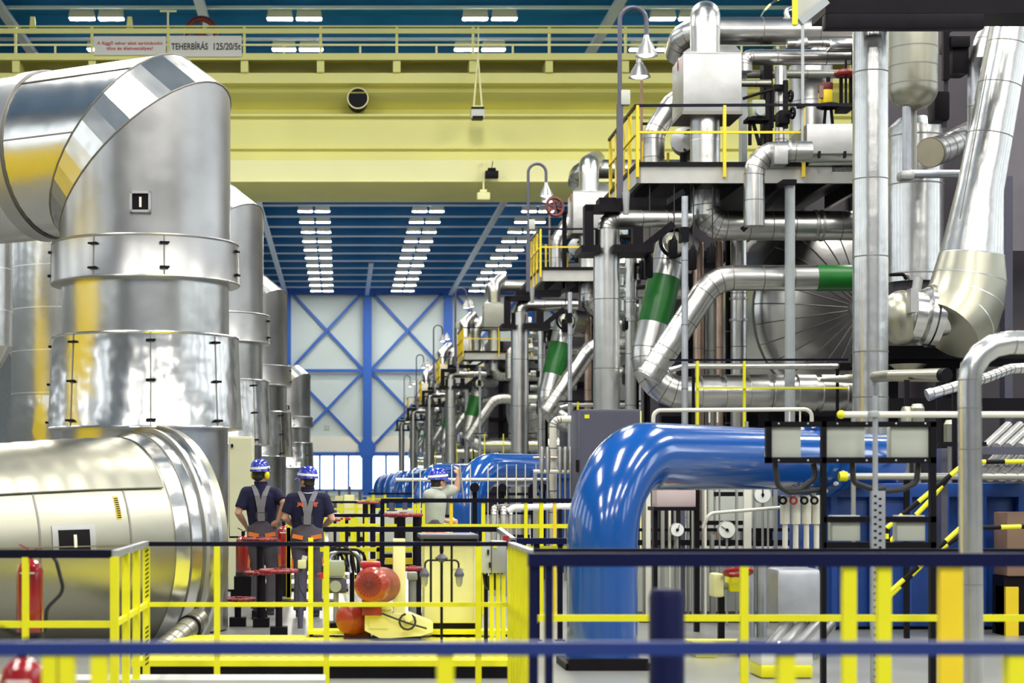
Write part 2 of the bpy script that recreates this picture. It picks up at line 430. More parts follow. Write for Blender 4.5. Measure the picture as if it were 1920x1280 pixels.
m = MB().bb(XL, XR, CY-0.75, CY-0.65, zc(121), zc(109)); m.bb(XL, XR, CY-0.7, CY+2.0, zc(112), zc(109)); m.build('walkway', 'crane', cr)
m = MB().bb(XL, XR, CY-0.75, CY-0.69, zc(72), zc(63)); m.bb(XL, XR, CY-0.74, CY-0.70, zc(60), zc(57.5)); m.build('top_rail', 'crane', cr)
MB().bb(XL, XR, CY-0.74, CY-0.70, zc(95), zc(91.5)).build('mid_rail', 'crane_pale', cr)
for i in range(-5, 11):
    px = 460+141.5*i; x = P(px, 0, CY).x
    if x > XR or x < XL: continue
    MB().bb(x-0.045, x+0.045, CY-0.69, CY-0.61, zc(121), zc(57)).build('rail_post', 'crane', cr)
    MB().bb(x-0.13, x+0.13, CY-0.62, CY+0.5, zc(142), zc(121)).build('bracket', 'crane', cr)
    if i != 4:
        for q in (0.52,):
            x2 = P(px+141.5*q, 0, CY).x; MB().bb(x2-0.035, x2+0.035, CY-0.69, CY-0.66, zc(110), zc(94)).build('kick_post', 'crane_pale', cr)
c = P(671, 184, CY-0.34)
m = MB(); m.cyl(c, c+Vector((0, 0.8, 0)), S(18.5, CY), n=36); m.k = 1; m.torus(c+Vector((0, -.01, 0)), (0, 1, 0), S(19, CY), 0.025, n=36)
m.build('access_hole', ['dark', 'crane_pale'], cr)
# sign boards on the walkway rail
for (x0, x1, y0, y1, nm) in ((176, 311, 68, 103, 'red'), (318, 453, 67, 106, 'black')):
    b = MB().pb(x0, x1, y0, y1, CY-0.85, 0.06).build('sign_board', 'sign_white', cr, label='%s-lettered white sign board' % nm)
    if nm == 'red':
        text_obj('lettering', 'A függő teher alatt tartózkodni', P(243, 81.5, CY-0.86), S(8.5, CY), 'red_text', b, S(121, CY), thick=0.01)
        text_obj('lettering', 'tilos és életveszélyes!', P(243, 91.5, CY-0.86), S(8.5, CY), 'red_text', b, S(86, CY), thick=0.01)
    else:
        text_obj('lettering', 'TEHERBÍRÁS', P(355.5, 85.5, CY-0.86), S(15.5, CY), 'black_text', b, S(68, CY))
        text_obj('lettering', '125/20/5t', P(426, 87, CY-0.86), S(13, CY), 'black_text', b, S(50, CY))
c = P(377, 62, CY+0.3)
m = MB().torus(c, (0, 1, 0), S(27, CY), S(6, CY), n=36)
for a in range(6):
    d = Vector((math.cos(a*math.pi/3+.5), 0, math.sin(a*math.pi/3+.5))); m.beam(c, c+d*S(26, CY), 0.10, 0.12)
m.cyl(c-Vector((0, .15, 0)), c+Vector((0, .15, 0)), S(6, CY)); m.build('cable_wheel', 'maroon', cr)
for px in (61, 243):
    MB().prism([P(px-7, 62, CY-.6), P(px+7, 62, CY-.6), P(px+4, 31, CY-.6), P(px-4, 31, CY-.6)], (0, 0.1, 0)).build('rail_bracket', 'crane', cr)
MB().beam(P(315, 64, CY-.6), P(315, 21, CY-.6), .06).beam(P(300, 21, CY-.6), P(331, 21, CY-.6), .06).build('mast', 'crane_pale', cr)
# lamps and block hanging from the crane
t = thing('work_lamp', 'dark floodlight hung on a cream bracket in front of the crane girder', 'lamp', P(896, 222, CY-1.2))
MB().beam(P(897, 50, CY-1.1), P(897, 130, CY-1.1), .04).beam(P(897, 115, CY-1.1), P(897, 115, CY-.6), .06).beam(P(896, 105, CY-1.1), P(888, 200, CY-1.2), .06).beam(P(896, 105, CY-1.1), P(903.5, 200, CY-1.2), .06).beam(P(886, 200, CY-1.2), P(906, 200, CY-1.2), .08).build('hanger', 'crane_pale', t)
MB().pb(883, 909, 202, 221, CY-1.4, 0.4, c=0.04).build('lamp_housing', 'lamp_box', t)
MB().pb(884, 908, 200, 204, CY-1.42, 0.42).pb(886, 906, 217, 222, CY-1.42, .4).build('lamp_hood', 'dark', t)
t = thing('pendant_lamp', 'pale box lamp on a thin rod below the crane girder', 'lamp', P(907, 374, CY-.2))
MB().beam(P(906.5, 306, CY-.2), P(906.5, 306, CY+.2), .08).beam(P(906.5, 306, CY+.2), P(906.5, 306, CY+.45), .08).beam(P(906.5, 303, CY-.2), P(906.5, 358, CY-.2), .06).build('rod', 'crane_pale', t)
MB().pb(895, 919, 360, 374, CY-.4, .4, c=.03).pb(900, 913, 355, 360, CY-.3, .2).build('lamp_housing', 'crane_pale', t)
t = thing('pulley_block', 'small black pulley block hanging against the pale crane girder', 'pulley', P(922, 334, CY-.5))
MB().pb(910, 935, 319, 333, CY-.6, .3, c=.04).pb(915, 930, 314, 319, CY-.55, .2, c=.03).build('block', 'dark', t)
MB().beam(P(924, 302, CY-.45), P(922, 315, CY-.45), .025).build('cable', 'dark', t)
# ================================================================== left side: lagged exhaust ducts
def make_duct(Y, label):
    s = Y/F
    ax = P(273, 0, Y).x
    t = thing('exhaust_duct', label, 'duct', (ax, Y, 0.0), 'lagged ducts along the left side')
    r = S(159, Y)
    zz = lambda py: P(0, py, Y).z
    d = Vector((-0.86, 0.51, 0.0)); N = Vector((-0.51, -0.86, 0.0)); up = Vector((0, 0, 1))
    C = Vector((P(232, 0, Y).x, Y+.15, zz(272))); T = .74; n = 40
    ang = [2*math.pi*k/n for k in range(n)]
    def vert(a):      # joint ring on the vertical leg
        o = (-d*math.cos(a)+N*math.sin(a))*r; return Vector((ax, Y, zz(314)))+o+up*(.787*o.x-.42*o.y)
    def horz(a, t=None, e=1.0):  # joint ring on the level leg
        o = (up*math.cos(a)+N*math.sin(a))*r*e; return C+o+d*((-T*math.cos(a)) if t is None else t)
    R2 = [vert(a) for a in ang]; R1 = [horz(a) for a in ang]; R0 = [Vector((q.x, q.y, zz(458))) for q in R2]; R3 = [horz(a, 6.0) for a in ang]
    def skin(A_, B_, name, mt, sharp):
        m = MB(); fs = [(k, (k+1) % n, n+(k+1) % n, n+k) for k in range(n)]; m.add(A_+B_, fs); return m.build(name, mt, t, sharp)
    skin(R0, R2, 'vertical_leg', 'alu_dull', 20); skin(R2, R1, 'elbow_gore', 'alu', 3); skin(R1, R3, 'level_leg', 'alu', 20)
    for Rg in (R2, R1):
        m = MB()
        for k in range(n): m.cyl(Rg[k], Rg[(k+1) % n], .011, n=6)
        m.build('mitre_seam', 'seam', t)
    c0 = C+d*.98
    MB().sweep([c0, c0+d*.20], r*1.03, 56).build('strap_band', 'alu_box', t)
    MB().ring(c0-d*0.012, d, r*1.012, 0.03, n=56).build('strap_seam', 'seam', t)
    for a in (math.pi/2-.02, .72):
        MB().beam(horz(a, -T*math.cos(a), 1.004), horz(a, .98, 1.004), 0.012, 0.012).build('lap_seam', 'seam', t)
    MB().pb(20, 32, 128, 142, Y-.9, .05).build('band_clip', 'dark_steel', t) if False else None
    # upper collar with latches
    def collar(y0, y1, r0, r1, matn, panels):
        z0, z1 = zz(y1), zz(y0)
        m = MB(); m.lathe([(r0*0.93, z1-0.005), (r1, z1), (r1*1.008, z1-0.012), (r1, z1-0.03), (r0, z0+0.03), (r0*1.008, z0+0.012), (r0, z0), (r0*0.93, z0+0.005)], (ax, Y, 0), n=56)
        b = m.build('lagging_collar', matn, t)
        for a in panels:
            an = R_(a); dr = Vector((math.sin(an), -math.cos(an), 0))
            MB().beam(Vector((ax, Y, z0+.02))+dr*(r0+.001), Vector((ax, Y, z1-.02))+dr*(r1+.001), 0.012, 0.012).build('panel_seam', 'seam', b)
            nz = 2 if y1-y0 < 120 else 3
            for q_ in range(nz):
                f = 0.22+0.56*q_/(nz-1) if nz == 2 else 0.10+0.41*q_
                p_ = Vector((ax, Y, z1+(z0-z1)*f)); rr = r1+(r0-r1)*f
                tn = Vector((math.cos(an), math.sin(an), 0))
                mm = MB().beam(p_+dr*(rr+.02)-tn*.045, p_+dr*(rr+.02)+tn*.045, 0.018, 0.022)
                mm.cyl(p_+dr*rr-tn*.04, p_+dr*(rr+.035)-tn*.04, .012, n=8); mm.cyl(p_+dr*rr+tn*.04, p_+dr*(rr+.035)+tn*.04, .012, n=8)
                mm.build('latch', 'dark_steel', b)
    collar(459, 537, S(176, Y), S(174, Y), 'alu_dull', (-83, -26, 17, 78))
    collar(633, 806, S(181, Y), S(174, Y), 'alu_dent', (-88, -42, 9, 52))
    m = MB(); m.lathe([(r*.985, zz(640)), (r*.985, zz(530))], (ax, Y, 0), n=56); m.build('neck', 'alu', t)
    m = MB(); m.lathe([(r*.97, 0.02), (r*.97, zz(800))], (ax, Y, 0), n=56); m.build('lower_leg', 'alu', t)
    # inspection hatch
    c = Vector((ax+S(8, Y), Y-r-.012, zz(403))); h = S(19, Y); fr = S(4.5, Y)
    m = MB()
    for (x0, x1, z0, z1) in ((-h, h, h-fr, h), (-h, h, -h, -h+fr), (-h, -h+fr, -h, h), (h-fr, h, -h, h)):
        m.bb(c.x+x0, c.x+x1, c.y-.03, c.y+.06, c.z+z0, c.z+z1)
    hb = m.build('hatch_frame', 'alu_box', t)
    MB().bb(c.x-h+fr, c.x+h-fr, c.y-.004, c.y+.05, c.z-h+fr, c.z+h-fr).build('hatch_recess', 'dark', hb)
    MB().bb(c.x-.012, c.x+.012, c.y-.02, c.y, c.z-h*.5, c.z+h*.45).build('gauge_glass', 'off_white', hb)
    return t
duct0 = make_duct(20.0, 'big silver elbow duct with yellow sheen and small square hatch, nearest on the left')
for dy, lb in ((8.5, 'second silver elbow duct, seen just right of the big one with the square hatch'), (21.0, 'third silver elbow duct back along the left, before the left blue column'), (52.0, 'farthest silver duct on the left, low beside the end wall windows')):
    copy_tree(duct0, (0, dy, 0), lb)
# straight vertical ducts behind, at the left edge
def vduct(px, w, y0, y1, Y, label, rag=True, cone=False):
    a, b = P(px, y1, Y), P(px, y0, Y); r = S(w/2, Y)
    t = thing('vertical_duct', label, 'duct', (a.x, Y, 0))
    m = MB(); m.cyl(a, b, r, n=44)
    for py in range(int(y0)+28, int(y1), 78): m.k = 1; m.ring(P(px, py, Y), (0, 0, 1), r*1.006, .02, n=44); m.k = 0
    m.build('casing', ['alu', 'bright_seam'], t)
    if rag:
        m = MB(); z = a.z; m.lathe([(r*1.03, 0), (r*1.07, z*.3), (r*1.0, z*.62), (r*1.06, z*.82), (r*1.0, z)], (a.x, Y, 0), n=44); m.build('foil_wrap', 'alu_dent', t)
    if cone:
        m = MB(); m.lathe([(r*.55, a.z-S(58, Y)), (r, a.z)], (a.x, Y, 0), n=36); m.lathe([(r*.55, 0), (r*.62, a.z-S(58, Y))], (a.x, Y, 0), n=36); m.build('reducer', 'alu', t)
    return t
vduct(125, 205, 400, 745, 27.0, 'pale straight vertical silver duct behind the big elbow duct, crumpled foil at its foot')
vduct(-50, 145, 400, 650, 24.0, 'dark vertical silver duct cut off by the left edge, tapering below', rag=False, cone=True)
# pale switch cabinet behind the first worker
t = thing('switch_cabinet', 'tall pale yellow cabinet standing behind the left worker', 'cabinet', P(452, 905, 25.5)*1)
m = MB().pb(428, 474, 818, 1010, 25.5, .5, c=.015); a = P(428, 0, 25.5).x; b = P(474, 0, 25.5).x; m.bb(a, b, 25.5, 26.0, 0.12, 1); m.build('body', 'pale_cream', t)
MB().bb(a+.03, b-.03, 25.53, 25.97, 0, .13).build('plinth', 'dark', t)
MB().pb(431, 471, 822, 1005, 25.48, .02).build('door', 'pale_cream', t)
MB().pb(433, 437, 832, 838, 25.45, .03).build('lock', 'dark', t)

# ================================================================== conical turbine casing in front of the duct
ca = Vector((P(180, 1010, 18.6).x, 18.6, P(252, 1026, 18.6).z)); dirc = Vector((-0.80, -0.60, 0.0)).normalized()
t = thing('turbine_casing', 'large silver cone-shaped casing lying on its side with ringed flange, hatch and warning tape', 'casing', (ca.x, ca.y, 0))
rb = S(208, 18.6)
m = MB(); L = 5.0
pr = [(rb*.985, -.30), (rb*.972, 0.1), (rb*.955, .5), (rb*.915, 1.1), (rb*.855, 1.9), (rb*.78, 3.0), (rb*.72, L)]
m.lathe(pr, ca, dirc, n=64)
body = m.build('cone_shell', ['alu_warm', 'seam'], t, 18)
def rad(h):
    for (r0, h0), (r1, h1) in zip(pr, pr[1:]):
        if h0 <= h <= h1: return r0+(r1-r0)*(h-h0)/(h1-h0)
    return pr[-1][0]
for h in (0.22, 1.16, 1.7, 2.9):
    MB().ring(ca+dirc*h, dirc, rad(h)*1.003+.002, .02, n=64).build('plate_seam', 'seam', body)
zc_ = dirc; xc = dirc.cross(Vector((0, 0, 1))).normalized(); yc = xc.cross(dirc)
if xc.y > 0: xc = -xc
def onc(h, a, e=0.0):   # point on the cone: h along the axis, a degrees up from the near side
    return ca+dirc*h+(xc*math.cos(R_(a))+yc*math.sin(R_(a)))*(rad(h)+e)
# overlapping upper sheets with ribs
m = MB(); vs = []; fs = []; na, nh = 24, 60
for i in range(nh+1):
    h = -.22+ (L+0.1)*i/nh
    for j in range(na+1):
        a = 33+95*j/na
        vs.append(onc(h, a, 0.014+0.004*math.sin(i*2.1)))
for i in range(nh):
    for j in range(na): q = i*(na+1)+j; fs.append((q, q+1, q+na+2, q+na+1))
m.add(vs, fs); m.build('ribbed_cover', 'alu_warm', body, 60)
m = MB()
for a in (33, 128, 3): 
    for i in range(12):
        h0 = -.22+(L+.1)*i/12; h1 = -.22+(L+.1)*(i+1)/12
        m.beam(onc(h0, a, .014), onc(h1, a, .014), .012)
m.build('lap_seam', 'seam', body)
# flange rings at the big end
def fl(h0, h1, r, matn, nm, r2=None): 
    m = MB(); m.lathe([(r*.9, h0), (r, h0), (r2 or r, h1), ((r2 or r)*.9, h1)], ca, dirc, n=72); return m.build(nm, matn, t, 20)
fl(-0.40, -0.26, rb*1.03, 'alu_dent', 'flange_ring', rb*1.0)
fl(-0.56, -0.40, rb*1.045, 'alu_dent', 'flange_cover', rb*1.035)
fl(-0.59, -0.55, rb*1.085, 'alu_box', 'flange_lip')
fl(-0.68, -0.59, rb*1.06, 'alu_dent', 'flange_ring')
fl(-0.72, -0.68, rb*1.11, 'alu', 'flange_lip')
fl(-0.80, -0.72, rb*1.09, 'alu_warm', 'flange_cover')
MB().lathe([(.05, -.80), (rb*1.0, -.78), (rb*1.0, -.7), (.05, -.7)], ca, dirc, n=48).build('end_plate', 'alu_box', t)
for h in (-.41, -.60, -.54): MB().ring(ca+dirc*h, dirc, rb*1.046 if h < -.3 else rb*1.034, .012, n=72).build('flange_seam', 'seam', t)
# inspection hatch on the near side
def patch(h0, h1, a0, a1, e0, e1, name, matn, par):
    m = MB(); vs = []; k = 5
    for e in (e0, e1):
        for i in range(k+1):
            for j in range(k+1): vs.append(onc(h0+(h1-h0)*i/k, a0+(a1-a0)*j/k, e))
    fs = []; n_ = (k+1)**2
    for i in range(k):
        for j in range(k):
            q = i*(k+1)+j; fs.append((n_+q, n_+q+1, n_+q+k+2, n_+q+k+1))
    bd = [i*(k+1) for i in range(k+1)]+[k*(k+1)+j for j in range(1, k+1)]+[i*(k+1)+k for i in range(k-1, -1, -1)]+[j for j in range(k-1, 0, -1)]
    for a, b in zip(bd, bd[1:]+bd[:1]): fs.append((a, b, n_+b, n_+a))
    m.add(vs, fs); return m.build(name, matn, par, 40)
hf = patch(0.60, 1.04, -3, 14, -.05, .012, 'hatch_surround', 'alu_box', body)
patch(0.66, 0.98, -.6, 11.6, -.05, .016, 'hatch_recess', 'dark', hf)
patch(0.80, 0.83, 2.5, 9.0, -.05, .024, 'gauge_glass', 'off_white', hf)
for i in range(10):
    patch(0.305, 0.345, 17+i*1.15, 17.6+i*1.15, -.02, .010, 'warning_mark', 'dark', body)
patch(0.30, 0.35, 16.6, 29, -.02, .006, 'warning_tape', 'amber', body)
# supports below the casing
for h in (0.9, 3.4):
    p = ca+dirc*h
    MB().bb(p.x-.5, p.x+.5, p.y-.15, p.y+.15, 0, p.z-rad(h)*.86).build('saddle', 'dark_steel', t)
# drain pipe with lagging at the foot of the flange
t = thing('drain_pipe', 'short gold-tinted lagged drain pipe slanting from the foot of the big flange', 'pipe', P(330, 1215, 17.2))
MB().pipe([P(296, 1228, 16.9), P(330, 1198, 17.3), P(372, 1160, 17.9)], .105, bend=.3, seam=.18, sw=.012).build('lagged_run', ['alu_warm', 'seam'], t)
MB().ring(P(355, 1175, 17.65), P(372, 1160, 17.9)-P(330, 1198, 17.3), .118, .035).build('clamp', 'dark', t)
MB().cyl(P(286, 1236, 16.75), P(297, 1228, 16.92), .12).build('end_cap', 'alu_dent', t)
# amber slab, out of view, added to give the duct its yellow reflection
m = MB(); 
m.bb(-12.6, -12.0, 13.6, 21.5, 0, 5.8)
struct('trim_95', m, 'amber')
# ================================================================== people
def blend(mb, name, mats, parent, voxel=0.008, it=6, label=None):
    """one continuous skin over overlapping shapes"""
    off = LOC[parent.name]
    me = bpy.data.meshes.new('raw'); me.from_pydata([v-off for v in mb.v], [], mb.f); me.update()
    o = bpy.data.objects.new('raw', me); COL.objects.link(o)
    r = o.modifiers.new('r', 'REMESH'); r.mode = 'VOXEL'; r.voxel_size = voxel
    sm = o.modifiers.new('s', 'SMOOTH'); sm.factor = 0.5; sm.iterations = it
    dg = bpy.context.evaluated_depsgraph_get(); dg.update()
    out = bpy.data.meshes.new_from_object(o.evaluated_get(dg))
    bpy.data.objects.remove(o)
    out.name = name; out.materials.clear(); out.materials.append(M[mats])
    out.polygons.foreach_set('use_smooth', [True]*len(out.polygons))
    ob = bpy.data.objects.new(name, out); COL.objects.link(ob); ob.parent = parent; LOC[ob.name] = off
    if label: ob['label'] = label
    return ob
def limb(mb, pts, rs, n=14):
    mb.sweep(pts, rs, n)
    for p, r in zip(pts, rs): mb.sph(p, r*0.99, 12, 8)
def oval(mb, rings, n=28):
    """loft of ellipses: (center, rx, ry)"""
    vs = []; fs = []
    for (c, rx, ry) in rings:
        c = Vector(c)
        for j in range(n):
            a = 2*math.pi*j/n; vs.append(c+Vector((rx*math.cos(a), ry*math.sin(a), 0)))
    for i in range(len(rings)-1):
        for j in range(n): j2 = (j+1) % n; fs.append((i*n+j, i*n+j2, (i+1)*n+j2, (i+1)*n+j))
    fs.append(tuple(reversed(range(n)))); fs.append(tuple((len(rings)-1)*n+j for j in range(n)))
    mb.add(vs, fs)
def hand(mb, wrist, d, palm_n, thumb_side, curl=0.5):
    """palm, four fingers and a thumb; d = pointing direction, palm_n = way the palm faces"""
    d = Vector(d).normalized(); pn = Vector(palm_n); pn = (pn-d*pn.dot(d)).normalized(); s = d.cross(pn).normalized()*thumb_side
    w = Vector(wrist)
    limb(mb, [w, w+d*.045, w+d*.085], [.026, .030, .030]); 
    for k in (-1, 0, 1): limb(mb, [w+d*.03+s*k*.018, w+d*.088+s*k*.024], [.016, .014])
    for k, ln in zip((.030, .010, -.010, -.029), (.072, .080, .074, .058)):
        p = w+d*.088+s*k; pts = [p]; dd = d.copy()
        for q in (.45, .32, .23):
            dd = (dd+pn*curl*.75).normalized(); p = p+dd*ln*q; pts.append(p)
        limb(mb, pts, [.0105, .0098, .009, .0078], 8)
    p = w+d*.03+s*.024
    limb(mb, [p, p+(s*.8+d*.6).normalized()*.035, p+(s*.5+d*.9+pn*.4).normalized()*.068], [.014, .012, .010], 8)
def person(label, Y, head, hz, neck, shL, shR, elL, wrL, elR, wrR, hip, hipw, kneeL, ankL, kneeR, ankR, shirt, lean=0.0, face=0.5, handL=None, handR=None, stoop=0.0, muff=False, straps=True):
    """points are photo pixels read at distance Y; a third value moves the point in depth"""
    q = lambda p: P(p[0], p[1], Y)+Vector((0, p[2] if len(p) > 2 else 0, 0))
    base = Vector((P(hip[0], 0, Y).x, Y, 0))
    t = thing('person', label, 'person', base)
    hc = q(head); nk = q(neck); sl, sr = q(shL), q(shR); el, wl, er, wr = q(elL), q(wrL), q(elR), q(wrR)
    hp = q(hip); hw = S(hipw, Y)/2
    fz = Matrix.Rotation(face, 3, 'Z')            # head yaw: 0 looks straight away from us, negative looks right
    fwd = fz @ Vector((0, 1, 0)); rt = fz @ Vector((1, 0, 0))
    hl, hr = hp+Vector((-hw*.55, 0, -.06)), hp+Vector((hw*.55, 0, -.06))
    kl, al, kr, ar = q(kneeL), q(ankL), q(kneeR), q(ankR)
    al.z = 0.09; ar.z = 0.09
    b = MB()
    # head with face
    b.sph(hc+Vector((0, 0, .02)), (.078, .096, .105), 20, 14, R=fz)
    b.sph(hc+fwd*.030+Vector((0, 0, -.050)), (.058, .066, .070), 16, 10, R=fz)           # jaw
    b.sph(hc+fwd*.098+Vector((0, 0, -.022)), (.014, .018, .020), 10, 8, R=fz)            # nose
    b.sph(hc+fwd*.088+Vector((0, 0, .004)), (.010, .014, .024), 10, 8, R=fz)
    b.sph(hc+fwd*.086+Vector((0, 0, -.064)), (.024, .010, .007), 10, 8, R=fz)            # lips
    b.sph(hc+fwd*.080+Vector((0, 0, -.100)), (.022, .018, .016), 10, 8, R=fz)            # chin
    for k in (-1, 1):
        b.sph(hc+rt*k*.079+Vector((0, 0, -.020))-fwd*.005, (.010, .020, .032), 10, 8, R=fz)   # ears
        b.sph(hc+fwd*.078+rt*k*.032+Vector((0, 0, .022)), (.020, .012, .009), 10, 8, R=fz)    # brows
    limb(b, [hc+Vector((0, 0, -.07))-fwd*.01, nk], [.056, .060])
    # trunk
    ch = (sl+sr)/2
    oval(b, [(hp+Vector((0, 0, -.10)), hw*.98, .115), (hp, hw, .125), (hp+(ch-hp)*.38, hw*.86, .105), (hp+(ch-hp)*.72, hw*1.02, .115), (ch+Vector((0, 0, -.03)), hw*1.0, .11), (ch+Vector((0, 0, .05)), hw*.5, .075)])
    for s_, e_, w_ in ((sl, el, wl), (sr, er, wr)):
        limb(b, [ch+(s_-ch)*.5, s_], [.06, .060]); limb(b, [s_, s_+(e_-s_)*.5, e_, e_+(w_-e_)*.35, w_], [.058, .050, .041, .042, .027])
    for h_, k_, a_ in ((hl, kl, al), (hr, kr, ar)):
        limb(b, [h_, h_+(k_-h_)*.5, k_, k_+(a_-k_)*.35, a_], [.088, .076, .056, .056, .038])
    hand(b, wl, handL[0] if handL else wl-el, handL[1] if handL else (1, 0, 0), handL[2] if handL else 1, handL[3] if handL else .4)
    hand(b, wr, handR[0] if handR else wr-er, handR[1] if handR else (-1, 0, 0), handR[2] if handR else -1, handR[3] if handR else .4)
    blend(b, 'body', 'skin', t)
    # hair
    b = MB(); b.sph(hc+Vector((0, 0, .022))-fwd*.012, (.083, .098, .107), 18, 12, R=fz); b.sph(hc-fwd*.045+Vector((0, 0, -.045)), (.068, .055, .055), 14, 10, R=fz)
    blend(b, 'hair', 'hair', t, .007, 3)
    # shirt: trunk and short sleeves
    b = MB(); e = .017
    oval(b, [(hp+(ch-hp)*.02, hw*.9, .125), (hp+(ch-hp)*.38, hw*.92+e, .125), (hp+(ch-hp)*.72, hw*1.06+e, .135), (ch+Vector((0, 0, -.03)), hw*1.04+e, .13), (ch+Vector((0, 0, .055)), hw*.56, .09), (nk+Vector((0, 0, .02)), .076, .078)])
    for s_, e_ in ((sl, el), (sr, er)):
        limb(b, [ch+(s_-ch)*.4, s_], [.085, .077]); m_ = s_+(e_-s_)*.78
        limb(b, [s_, s_+(e_-s_)*.45], [.077, .071]); b.sweep([s_+(e_-s_)*.40, m_], [.072, .068], 16)
    sh = blend(b, 'shirt', shirt, t, .009, 5)
    oc = nk+Vector((0, 0, .022)); MB().torus(oc, (0, 0, 1), .068, .016, n=24).build('collar', shirt, sh)
    # bib overalls
    b = MB(); wz = hp+(ch-hp)*.36
    oval(b, [(hp+Vector((0, 0, -.13)), hw*1.02+.012, .14), (hp+Vector((0, 0, -.02)), hw*1.03+.014, .147), (hp+(ch-hp)*.2, hw*.97+.016, .138), (wz, hw*.60, .146)])
    for h_, k_, a_ in ((hl, kl, al), (hr, kr, ar)):
        limb(b, [h_, h_+(k_-h_)*.5, k_], [.104, .094, .080]); b.sweep([k_, k_+(a_-k_)*.6, a_+Vector((0, 0, -.02))], [.079, .077, .079], 16)
    ov = blend(b, 'overalls', 'overall', t, .010, 4)
    # crossed straps on the back and waist panel
    dk = Vector((0, -.145, 0)); by = wz+Vector((0, -.150, -.01)); yk = hp+(ch-hp)*.74+Vector((0, -.158, 0))
    st = MB()
    st.beam(by, yk+Vector((0, .0, -.02)), .088, .014, up=(0, -1, 0))
    for s_ in (sl, sr):
        top = ch+(s_-ch)*.48+Vector((0, -.045, .085)); mid = yk+(top-yk)*.5+Vector((0, -.035, -.005))
        a0 = yk+Vector(((s_.x-ch.x)*.08, .004, -.05))
        st.beam(a0, mid, .062, .014, up=(0, -1, 0)); st.beam(mid-(mid-a0).normalized()*.01, top, .060, .016, up=(0, -1, .6)); st.beam(top, top+Vector((0, .12, -.02)), .06, .02)
    if straps: st.build('straps', 'strap', t)
    w2 = hp+(ch-hp)*.40
    if straps: MB().beam(w2+Vector((0, -.147, -.01)), w2+Vector((0, -.155, .075)), .14, .014, up=(0, -1, 0)).build('elastic_panel', 'overall_dark', ov)
    for k in (-1, 1):
        c = hp+Vector((k*hw*.60, -.150, -.005)); p0 = c+Vector((-.062, 0, .014-k*.012)); p1 = c+Vector((.062, 0, .014+k*.012))
        MB().beam(p0, p1, .05, .022, up=(0, -1, 0)).build('pocket_flap', 'orange', ov)
        kk = (kr if k > 0 else kl); hh = (hr if k > 0 else hl); m_ = hh+(kk-hh)*.62+Vector((k*.088, -.035, 0))
        MB().beam(m_+Vector((0, 0, .07)), m_+Vector((k*.008, 0, -.08)), .03, .03, up=(0, -1, 0)).build('leg_pocket', 'orange', ov)
    # boots
    for a_ in (al, ar):
        b = MB(); b.sph(a_+Vector((0, .05, -.045)), (.050, .135, .045), 14, 8); b.sph(a_+Vector((0, -.02, -.02)), (.050, .062, .07), 14, 8); b.bb(a_.x-.046, a_.x+.046, a_.y-.08, a_.y+.16, 0.0, .03)
        blend(b, 'boot', 'rubber', t, .010, 3)
    # helmet
    hz_ = Vector((0, 0, hz)); b = MB(); hb = hc+Vector((0, 0, .055))-fwd*.008
    prof = [(.0, .115), (.055, .107), (.092, .078), (.113, .035), (.120, -.01), (.124, -.035), (.112, -.036), (.105, .02)]
    mm = MB(); vs = []; fs = []; n_ = 36
    for r_, h_ in prof:
        for j in range(n_):
            a = 2*math.pi*j/n_; vs.append(hb+fz @ Vector((max(r_, .001)*.94*math.cos(a), max(r_, .001)*1.13*math.sin(a), h_)))
    for i in range(len(prof)-1):
        for j in range(n_): fs.append((i*n_+j, i*n_+(j+1) % n_, (i+1)*n_+(j+1) % n_, (i+1)*n_+j))
    mm.add(vs, fs)
    for k in range(-2, 3):   # ridges over the crown
        pts = []
        for i in range(9):
            a = math.pi*(.12+.76*i/8); pts.append(hb+fz @ Vector((k*.034*math.sin(a)**.5, -.125*math.cos(a), .117*math.sin(a)-.003-abs(k)*.009)))
        mm.sweep(pts, .0085, 6)
    vs = []; fs = []
    for i in range(13):      # peak
        a = math.pi*(.10+.80*i/12); c_, s_ = math.cos(a), math.sin(a)
        vs += [hb+fz @ Vector((.108*c_, .128*s_, -.020)), hb+fz @ Vector((.112*c_, .128*s_+.068*s_, -.042)), hb+fz @ Vector((.112*c_, .128*s_+.066*s_, -.050)), hb+fz @ Vector((.108*c_, .128*s_, -.034))]
    for i in range(12):
        for j in range(4): fs.append((i*4+j, i*4+(j+1) % 4, i*4+4+(j+1) % 4, i*4+4+j))
    mm.add(vs, fs)
    he = mm.build('helmet', 'helmet', t, 40)
    mm = MB(); vs = []; fs = []   # white reflective band round the shell
    for j in range(40):
        a = 2*math.pi*j/40; cs, sn = math.cos(a), math.sin(a); up = .012*sn
        for r_, h_ in ((.1165, .030), (.122, .002)): vs.append(hb+fz @ Vector((r_*.955*cs, r_*1.145*sn, h_+up)))
    for j in range(40): fs.append((j*2, j*2+1, ((j+1) % 40)*2+1, ((j+1) % 40)*2))
    mm.add(vs, fs); mm.build('reflective_band', 'white', he)
    if muff:
        for k in (-1, 1):
            c = hc+rt*k*.098+Vector((0, 0, -.022))
            MB().sph(c, (.030, .042, .056), 18, 12, R=fz).build('ear_muff', 'muff', t)
            MB().sweep([c+rt*k*.012+Vector((0, 0, .04)), c+rt*k*.016+Vector((0, 0, .085)), hb+rt*k*.112+Vector((0, 0, .01))], .009, 8).build('muff_arm', 'rubber', t)
    return t, dict(ch=ch, hp=hp, hw=hw, hc=hc, wl=wl, wr=wr)
YP = 22.3
